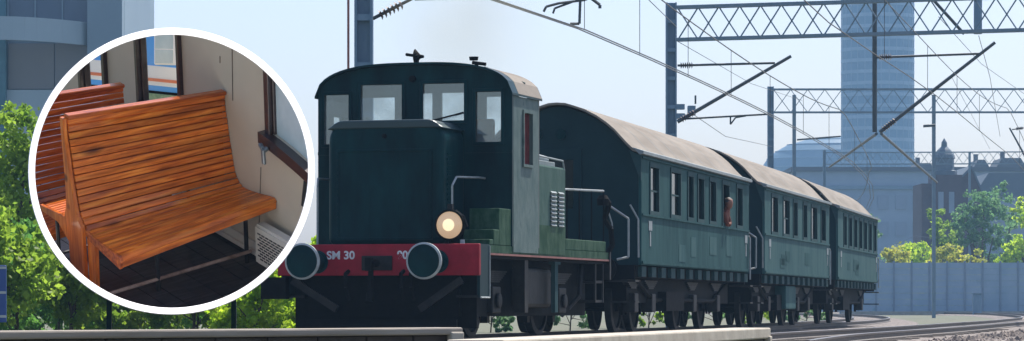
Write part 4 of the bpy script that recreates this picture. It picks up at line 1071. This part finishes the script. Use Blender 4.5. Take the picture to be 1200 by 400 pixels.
# ------------------------------------------------------------------ buildings
# left office block
LBY = 160
ob = empty('office_block', (at(0, 0, LBY).x, LBY, GZ), 0, 'blue grey office block with dark glazing and a pale curved balcony above the trees', 'building')
oo = Vector((at(0, 0, LBY).x, LBY, GZ))
def lb(px, py, Y=LBY): return at(px, py, Y) - oo
x1 = lb(144, 0).x; x0 = -9.0; zt = 20.0
MB().box(x0, x1, .6, 14, 0, zt).build('wall', 'slate_wall', ob)
MB().box(lb(103, 0).x, x1 - .01, -.25, .598, 0, zt + .3).build('corner_pier', 'slate_wall', ob)
gz0 = lb(0, 36).z
for k, (xa, xb) in enumerate(((8, 39), (40, 71), (72, 102))):
    f = MB().box(lb(xa, 0).x, lb(xb, 0).x, .40, .598, gz0 - .3, zt - .2).build('window', 'slate_glass', ob, bevel=.02)
    MB().box(lb(xa, 0).x - .04, lb(xa, 0).x + .04, .33, .42, gz0 - .3, zt - .2).build('mullion', 'slate_wall', f)
for xa, xb in ((8, 62), (63, 102)):
    MB().box(lb(xa, 0).x, lb(xb, 0).x, .42, .598, lb(0, 104).z, lb(0, 50).z).build('infill_panel', 'slate_brown', ob, bevel=.02)
MB().box(x0, lb(102, 0).x, .3, .598, 0.2, lb(0, 105).z).build('plinth_band', 'slate_band', ob)
MB().box(lb(-1, 0).x, lb(7, 0).x, -.1, .598, 0, zt).build('downpipe_column', 'teal_col', ob)
bal = MB(); xs_ = [x0 + (lb(103, 0).x - x0) * k / 24 for k in range(25)]
z0b, z1b = lb(0, 53).z, lb(0, 26).z
for x in xs_:
    u = (x - lb(0, 0).x) / (lb(103, 0).x - lb(0, 0).x); yb = -3.6 * (1 - max(0, u) ** 2) + .25
    bal.v += [(x, yb, z0b), (x, yb, z1b), (x, yb + .25, z1b), (x, yb + .25, z0b)]
for k in range(24):
    for j in range(4): bal.f.append((4*k + j, 4*(k+1) + j, 4*(k+1) + (j+1) % 4, 4*k + (j+1) % 4))
bal.f += [(0, 1, 2, 3), (96, 97, 98, 99)]
bal.build('balcony_parapet', 'slate_band', ob)

# glass tower
TY_ = 900
tc = at(1028.5, HY, TY_); to = empty('glass_tower', (tc.x, TY_, GZ), 0, 'round blue glass skyscraper with pale floor bands rising out of the frame', 'tower')
k_ = F / TY_; rad = 42.2 / k_
body = MB(); N = 56
def ell(r, z): return [(r * math.cos(2*math.pi*k/N), r * .8 * math.sin(2*math.pi*k/N), z) for k in range(N)]
def ring_solid(mb, r, z0, z1):
    o = len(mb.v); mb.v += ell(r, z0) + ell(r, z1)
    for k in range(N): mb.f.append((o+k, o+(k+1) % N, o+N+(k+1) % N, o+N+k))
    mb.f += [tuple(range(o, o+N))[::-1], tuple(range(o+N, o+2*N))]
ring_solid(body, rad, 0, 128)
tb = body.build('facade', 'tower_glass', to)
z = 6; fb_ = MB(); i = 0
while z < 126:
    ring_solid(fb_, rad + .18, z, z + 1.0); z += 3.3
fb_.build('floor_bands', 'tower_band', to)
fn = MB()
for k in range(0, N, 2):
    t = 2 * math.pi * k / N; fn.box(rad * 1.006 * math.cos(t) - .1, rad * 1.006 * math.cos(t) + .1, rad * .805 * math.sin(t) - .1, rad * .805 * math.sin(t) + .1, 0, 128)
fn.build('facade_fins', 'tower_band', to)
MB().lathe([(rad * .8, 128), (rad * .8, 131), (0, 131)], (0, 0, 0), 'z', 32).build('roof', 'far_roof', to)
# low rounded glass hall at its foot
DY = 1000; k_ = F / DY
dc = at(985, HY, DY); dh = empty('glass_hall', (dc.x, DY, GZ), 0, 'low rounded glass hall with a curved roof at the foot of the skyscraper', 'building')
prof = [(96, 300), (96, 215), (93, 197), (86, 187), (76, 178), (62, 170), (40, 164), (18, 161), (0, 160)]
rp_ = [(p / k_, CH + (HY - y) / k_ - GZ) for p, y in prof]; rp_[0] = (rp_[0][0], 0)
sk2 = MB().lathe(rp_, (0, 0, 0), 'z', 64); sk2.v = [(x, y * .6, z) for x, y, z in sk2.v]; sk2.build('glass_shell', 'dome_glass', dh)
rb_ = MB()
for r_, zz in rp_[1:]:
    for k in range(64):
        a, b = 2*math.pi*k/64, 2*math.pi*(k+1)/64
        rb_.bar(((r_ + .15) * math.cos(a), (r_ + .15) * .6 * math.sin(a), zz), ((r_ + .15) * math.cos(b), (r_ + .15) * .6 * math.sin(b), zz), .22, .22)
zf = 4
while zf < rp_[1][1]:
    for k in range(64):
        a, b = 2*math.pi*k/64, 2*math.pi*(k+1)/64; r_ = rp_[1][0]
        rb_.bar(((r_ + .15) * math.cos(a), (r_ + .15) * .6 * math.sin(a), zf), ((r_ + .15) * math.cos(b), (r_ + .15) * .6 * math.sin(b), zf), .3, .5)
    zf += 3.6
rb_.build('roof_ribs', 'tower_band', dh)
# long hazy station block
HYD = 430
ho = at(930, HY, HYD); hb = empty('long_building', (ho.x, HYD, GZ), 0, 'long flat roofed grey building stretching behind the noise barrier', 'building')
def hp(px, py): return at(px, py, HYD) - Vector((ho.x, HYD, GZ))
X1 = hp(1320, 0).x; ZT = hp(0, 201).z
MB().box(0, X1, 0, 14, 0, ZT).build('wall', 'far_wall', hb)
MB().box(-.4, X1 + .4, -.5, 14.5, ZT + .003, ZT + .6).build('roof', 'far_roof', hb)
zz = hp(0, 222).z; MB().box(0, X1, -.35, -.003, zz, zz + .5).build('cornice', 'tower_band', hb)
wp_ = None
for fl_ in range(4):
    z0 = 3.2 + fl_ * 3.7
    for k in range(19):
        if wp_ is None:
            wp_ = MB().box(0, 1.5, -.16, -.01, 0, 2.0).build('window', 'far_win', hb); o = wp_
        else: o = wp_.copy(); COL.objects.link(o); o.parent = hb
        o.location = (2.0 + k * 2.45, 0, z0)
# roofs showing above it
for i, (px, w_, y, lab) in enumerate(((1083, 26, 190, 'low grey roof house peeping over the long building beside the church turret'), (1150, 20, 186, 'small dark house on the skyline right of the church turret'), (1185, 34, 184, 'wider dark house on the skyline at the edge of the view'))):
    b = at(px, HY, 470); k_ = F / 470; t = empty('far_house', (b.x, 470, GZ), 0, lab, 'house', 'houses on the skyline')
    W_ = w_ / k_; z1 = CH + (HY - y - 6) / k_ - GZ
    MB().box(-W_/2, W_/2, 0, 8, 0, z1 - 1.2).build('wall', 'far_wall', t)
    MB().extrude([(-W_/2 - .3, z1 - 1.2), (W_/2 + .3, z1 - 1.2), (W_/2 - .8, z1 + .6), (-W_/2 + .8, z1 + .6)], -.3, 8.3, 'y').build('roof', 'far_roof', t)
    MB().box(-W_/4, -W_/4 + .6, 3, 3.8, z1, z1 + 1.6).build('chimney', 'brick', t)
# brick church-like building with turret
CY_ = 345; b = at(1112, HY, CY_); k_ = F / CY_
ch = empty('brick_church', (b.x, CY_, GZ), 0, 'dark brick church with a domed turret behind the yellow green bushes', 'church')
def cz(y): return CH + (HY - y) / k_ - GZ
MB().box(-1.8, 1.5, 0, 4, 0, cz(205)).build('tower_wall', 'brick', ch)
MB().lathe([(1.45, cz(205)), (1.45, cz(200)), (1.15, cz(199)), (1.1, cz(186)), (1.25, cz(185)), (1.15, cz(181)), (.75, cz(175)), (.35, cz(171)), (.3, cz(166)), (.12, cz(163)), (0, cz(161))], (-.3, 1.6, 0), 'z', 8).build('turret', 'slate_roof', ch)
MB().extrude([(1.5, 0), (4.2, 0), (4.2, cz(235)), (2.6, cz(197)), (1.5, cz(207))], .4, 11, 'y').build('nave_wall', 'brick', ch)
MB().extrude([(1.45, cz(206)), (2.6, cz(194)), (4.5, cz(239)), (4.35, cz(241)), (2.6, cz(198)), (1.45, cz(209))], .2, 11.3, 'y').build('roof', 'slate_roof', ch)
MB().box(-3.0, -1.8, .5, 8, 0, cz(215)).build('aisle_wall', 'brick', ch)
for x, y0, y1 in ((-.9, 225, 250), (.3, 225, 250), (2.5, 232, 260)):
    MB().box(x - .3, x + .3, -.05 if x < 1 else .35, .1 if x < 1 else .5, cz(y1), cz(y0)).build('window', 'far_win', ch)
# right-hand dark roofed building
RY_ = 385; b = at(1178, HY, RY_); k_ = F / RY_
rb = empty('warehouse', (b.x, RY_, GZ), 0, 'dark hip roofed warehouse with a small arched opening right of the brick church', 'building')
def rz(y): return CH + (HY - y) / k_ - GZ
def rx_(px): return (px - 1178) / k_
MB().box(rx_(1146), rx_(1260), 0, 10, 0, rz(228)).build('wall', 'far_wall', rb)
MB().extrude([(rx_(1140), rz(230)), (rx_(1265), rz(230)), (rx_(1250), rz(203)), (rx_(1158), rz(203))], -.4, 10.4, 'y').build('roof', 'slate_roof', rb)
MB().extrude([(rx_(1160) + .1, rz(285)), (rx_(1172), rz(285)), (rx_(1172), rz(258)), (rx_(1166), rz(252)), (rx_(1160) + .1, rz(258))], -.08, .1, 'y').build('arched_opening', 'far_win', rb)
# noise barrier
NBY = 245
nb0 = at(985, HY, NBY); nb = empty('noise_barrier', (nb0.x, NBY, GZ), 0, 'long grey panelled noise barrier wall beyond the curving tracks', 'barrier')
kk = F / NBY; pw = 20.8 / kk; H_ = CH + (HY - 308) / kk - GZ
for k in range(14):
    if k < 13: 
        pm = MB()
        for j in range(8): pm.box(k * pw + .06, (k + 1) * pw - .06, -.05 - .02 * (j % 2), .05, .3 + (H_ - .3) * j / 8 + .012, .3 + (H_ - .3) * (j + 1) / 8)
        pm.build('panel', 'panel_grey', nb)
    MB().box(k * pw - .07, k * pw + .07, -.12, .10, 0, H_ + .12).build('post', 'post_grey', nb)
MB().box(0, 13 * pw, -.15, .12, 0, .30).build('plinth', 'concrete', nb)
p = at(1145, HY, 225); bx = empty('cable_cabinet', (p.x, 225, GZ), 0, 'small dark cabinet post standing in front of the noise barrier', 'cabinet')
MB().box(-.32, .32, -.2, .2, .0, 1.6).build('body', 'mast', bx, bevel=.04); MB().box(-.38, .38, -.26, .26, 1.602, 1.68).build('lid', 'gantry', bx)
# blue board at the far left
p = at(-2, HY, 44); bd = empty('blue_board', (p.x, 44, GZ), 0, 'blue painted board with white lines beside the bushes at the far left', 'board')
zt_ = CH + (360 - 311) * 44 / F - GZ; zb_ = CH + (360 - 378) * 44 / F - GZ
MB().box(-.35, .115, -.03, .03, zb_, zt_).build('panel', 'blue_board', bd, bevel=.01)
for y in (314, 343, 371): 
    z = CH + (360 - y) * 44 / F - GZ; MB().box(-.35, .117, -.036, -.031, z - .018, z + .018).build('line', 'white_line', bd)
MB().box(-.16, -.08, .031, .10, 0, zt_).build('post', 'post_grey', bd)

# ------------------------------------------------------------------ trees and bushes
def foliage(rnd, lobes, leaf, n):
    mb = MB()
    tot = sum(r ** 2 for *_, r in lobes)
    for (x, y, z, r) in lobes:
        m = int(n * r * r / tot)
        # clumps inside each lobe
        cl = []
        for _ in range(max(6, int(m / 34))):
            d = Vector((rnd.gauss(0, 1), rnd.gauss(0, 1), rnd.gauss(0, 1))).normalized() * r * rnd.uniform(.45, 1.06); cl.append((d, r * rnd.uniform(.13, .30)))
        for k in range(m):
            c, cr = rnd.choice(cl)
            d = Vector((rnd.gauss(0, .5), rnd.gauss(0, .5), rnd.gauss(0, .42))) * cr + c
            p = Vector((x + d.x, y + d.y, z + d.z * .92))
            if p.z < .03: continue
            s = leaf * rnd.uniform(.55, 1.35)
            a = Vector((rnd.gauss(0, 1), rnd.gauss(0, 1), rnd.gauss(0, .7))).normalized(); b = a.orthogonal().normalized()
            b = (b * math.cos(rnd.random() * 6.28) + a.cross(b) * math.sin(rnd.random() * 6.28))
            q = a.cross(b) * .38
            mb.add([p - b * s * .5, p + q * s, p + b * s * .55, p - q * s], [(0, 1, 2, 3)])
    return mb
def tree(name, label, px, Y, h, r, m, seed, leaf=.11, n=5000, cat='tree', group=None, trunk=True):
    rnd = random.Random(seed); b = at(px, HY, Y)
    t = empty(name, (b.x, Y, GZ), 0, label, cat, group)
    lobes = []
    zc = h * .56; rz_ = h * .46
    for k in range(9):
        a = rnd.random() * 6.28; rr = r * rnd.uniform(.2, .68); zz = zc + rz_ * rnd.uniform(-.75, .62)
        lobes.append((rr * math.cos(a), rr * math.sin(a), zz, min(r, rz_) * rnd.uniform(.42, .62)))
    lobes.append((0, 0, h - min(r, rz_) * .42, min(r, rz_) * .42))
    foliage(rnd, lobes, leaf, n).build('crown', m, t)
    tr = MB().tube((0, 0, 0), (.03 * h, 0, h * .45), .035 * h * .6, .02 * h * .6, 9)
    for (x, y, z, rr) in lobes[:6]: tr.tube((.02 * h, 0, h * rnd.uniform(.12, .4)), (x * .9, y * .9, z), .012 * h, .004 * h, 6)
    tr.build('trunk', 'trunk', t)
    return t
G1 = 'trees and bushes left of the train'
tree('broadleaf_tree', 'tall mid green tree below the balcony left of the white ring', 14, 60, 4.75, 1.35, 'leaf_mid', 1, .10, 11000, group=G1)
tree('broadleaf_tree', 'mid green tree tucked close to the left rim of the white ring', 66, 63, 4.0, 1.4, 'leaf_mid', 2, .10, 9000, group=G1)
tree('bush', 'deep green bush low at the far left beside the blue board', 18, 55, 2.2, 1.3, 'leaf_dark', 3, .09, 9000, 'bush', G1)
tree('bush', 'green bush under the lower left curve of the white ring', 82, 54, 1.9, 1.4, 'leaf_mid', 4, .09, 12000, 'bush', G1)
tree('bush', 'green bush showing just below the bottom of the white ring', 150, 56, 1.75, 1.3, 'leaf_mid', 5, .09, 11000, 'bush', G1)
tree('bush', 'leafy bush between the ring bottom and the lime green bush', 226, 55, 1.7, 1.3, 'leaf_mid', 6, .09, 11000, 'bush', G1)
tree('bush', 'bright lime green bush at the lower right of the white ring', 300, 50, 1.45, 1.0, 'leaf_lime', 7, .08, 9000, 'bush', G1)
tree('bush', 'bright lime green bush behind the left buffer of the locomotive', 352, 52, 1.35, .95, 'leaf_lime', 8, .08, 8000, 'bush', G1)
for i, (px, Y, h, r, m, lab) in enumerate(((40, 70, 3.4, 2.0, 'leaf_mid', 'thick green bush filling the gap behind the blue board'), (110, 66, 2.6, 1.7, 'leaf_dark', 'dense green bush behind the left legs of the showcase'),
        (190, 64, 2.2, 1.6, 'leaf_mid', 'green bush right behind the bottom of the showcase'), (262, 62, 2.0, 1.5, 'leaf_mid', 'green bush behind the right legs of the showcase'), (325, 60, 2.0, 1.4, 'leaf_lime', 'taller lime bush behind the two lime bushes by the locomotive'), (-8, 52, 2.6, 1.2, 'leaf_mid', 'green bush cut by the frame at the far left'))):
    tree('bush', lab, px, Y, h, r, m, 70 + i, .10, 9000, 'bush', G1)
tree('broadleaf_tree', 'broad tree hidden behind the round showcase', 180, 66, 4.0, 2.0, 'leaf_mid', 9, .12, 5000, group=G1) if False else None
def hedge(name, label, px0, px1, Y, h, m, seed, n, leaf=.10):
    rnd = random.Random(seed); b = at((px0 + px1) / 2, HY, Y); t = empty(name, (b.x, Y, GZ), 0, label, 'hedge', G1); W_ = (px1 - px0) * Y / F
    lobes = [(-W_/2 + W_ * (k + .5) / 14 + rnd.uniform(-.15, .15), rnd.uniform(-.4, .4), h * rnd.uniform(.30, .62), h * rnd.uniform(.34, .46)) for k in range(14)]
    foliage(rnd, lobes, leaf, n).build('foliage', m, t)
    st2 = MB()
    for (x, y, z, r) in lobes: st2.tube((x, y, 0), (x + .05, y, z), .03, .012, 6)
    st2.build('stems', 'trunk', t)
hedge('leafy_hedge', 'long dense green hedge running along behind the white ring and its bushes', -40, 290, 60, 1.9, 'leaf_dark', 91, 16000)
G2 = 'low bushes seen under the coaches'
for i, (px, Y, h, r, m, lab) in enumerate(((575, 78, .95, 1.3, 'leaf_blue', 'low bush seen between the locomotive wheels'), (668, 84, 1.1, 1.5, 'leaf_blue', 'low bush seen in the gap between locomotive and first coach wheels'), (760, 90, 1.1, 1.6, 'leaf_mid', 'low green bush seen under the middle of the first coach'),
        (838, 96, 1.1, 1.5, 'leaf_blue', 'low pale bush seen under the rear wheels of the first coach'), (888, 104, 1.2, 1.6, 'leaf_mid', 'low green bush seen under the front of the second coach'), (945, 112, 1.1, 1.6, 'leaf_blue', 'low pale bush seen under the rear of the second coach'))):
    tree('low_bush', lab, px, Y, h, r, m, 20 + i, .10, 2600, 'bush', G2)
G3 = 'bushes and trees beyond the noise barrier'
for i, (px, Y, h, r, m, lab, cat) in enumerate(((1046, 262, 5.6, 1.9, 'leaf_yellow', 'pale bush above the barrier just right of the last coach', 'bush'), (1075, 268, 6.6, 2.2, 'leaf_lime', 'light green bush above the barrier in front of the long building', 'bush'),
        (1098, 275, 7.8, 1.9, 'leaf_mid', 'upright green tree above the barrier left of the yellow bush', 'tree'), (1118, 258, 5.9, 1.9, 'leaf_yellow', 'bright yellow green bush above the barrier below the church', 'bush'), (1146, 272, 8.8, 2.4, 'leaf_blue', 'dark blue green tree behind the barrier right of the church', 'tree'),
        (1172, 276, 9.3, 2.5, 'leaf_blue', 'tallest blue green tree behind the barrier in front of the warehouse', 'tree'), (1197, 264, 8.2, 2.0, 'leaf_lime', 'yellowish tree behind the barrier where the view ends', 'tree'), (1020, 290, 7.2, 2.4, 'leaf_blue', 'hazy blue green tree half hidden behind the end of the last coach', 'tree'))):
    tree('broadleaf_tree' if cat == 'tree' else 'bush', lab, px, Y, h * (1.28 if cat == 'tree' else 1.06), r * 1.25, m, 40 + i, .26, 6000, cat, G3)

# ------------------------------------------------------------------ hazy air and exhaust
def volmat(name, dens, col, aniso):
    m = bpy.data.materials.new(name); m.use_nodes = True; nt = m.node_tree
    for n_ in list(nt.nodes): nt.nodes.remove(n_)
    out = nt.nodes.new('ShaderNodeOutputMaterial'); v = nt.nodes.new('ShaderNodeVolumePrincipled')
    v.inputs['Density'].default_value = dens; v.inputs['Color'].default_value = (*col, 1); v.inputs['Anisotropy'].default_value = aniso
    nt.links.new(v.outputs[0], out.inputs['Volume']); return m, nt, v
HAZE = .00045
M['haze'], _, _ = volmat('hazy air', HAZE, (.40, .68, 1.0), .0)
hz = MB().box(-420, 620, -40, 1250, GZ - 1.2, 150).build('haze', 'haze'); tag(hz, 'thin bluish haze in the air over the whole scene', 'haze', kind='stuff')
M['exhaust'], nt_, v_ = volmat('thin exhaust', .1, (.78, .74, .50), .0)
tcn = nt_.nodes.new('ShaderNodeTexCoord'); nzn = nt_.nodes.new('ShaderNodeTexNoise'); nzn.inputs['Scale'].default_value = 1.1; nzn.inputs['Detail'].default_value = 3
gr = nt_.nodes.new('ShaderNodeVectorMath'); gr.operation = 'LENGTH'
mpn = nt_.nodes.new('ShaderNodeMapping'); mpn.inputs['Scale'].default_value = (1/1.35, 1/1.2, 1/1.5)
r1 = nt_.nodes.new('ShaderNodeMapRange'); r1.inputs[1].default_value = 1.0; r1.inputs[2].default_value = .15; r1.inputs[3].default_value = 0; r1.inputs[4].default_value = 1
mm = nt_.nodes.new('ShaderNodeMath'); mm.operation = 'MULTIPLY'; m3 = nt_.nodes.new('ShaderNodeMath'); m3.operation = 'MULTIPLY'; m3.inputs[1].default_value = .55
nt_.links.new(tcn.outputs['Object'], nzn.inputs['Vector']); nt_.links.new(tcn.outputs['Object'], mpn.inputs['Vector']); nt_.links.new(mpn.outputs[0], gr.inputs[0])
nt_.links.new(gr.outputs['Value'], r1.inputs[0]); nt_.links.new(r1.outputs[0], mm.inputs[0]); nt_.links.new(nzn.outputs['Fac'], mm.inputs[1]); nt_.links.new(mm.outputs[0], m3.inputs[0]); nt_.links.new(m3.outputs[0], v_.inputs['Density'])
ex = MB().lathe([(0, -1.5), (.6, -1.35), (1.1, -.8), (1.35, 0), (1.1, .8), (.6, 1.35), (0, 1.5)], (0, 0, 0), 'z', 20).build('exhaust_smoke', 'exhaust', loc=tuple(at(545, 28, 47)))
tag(ex, 'faint yellowish exhaust haze drifting above the locomotive cab', 'smoke', kind='stuff')
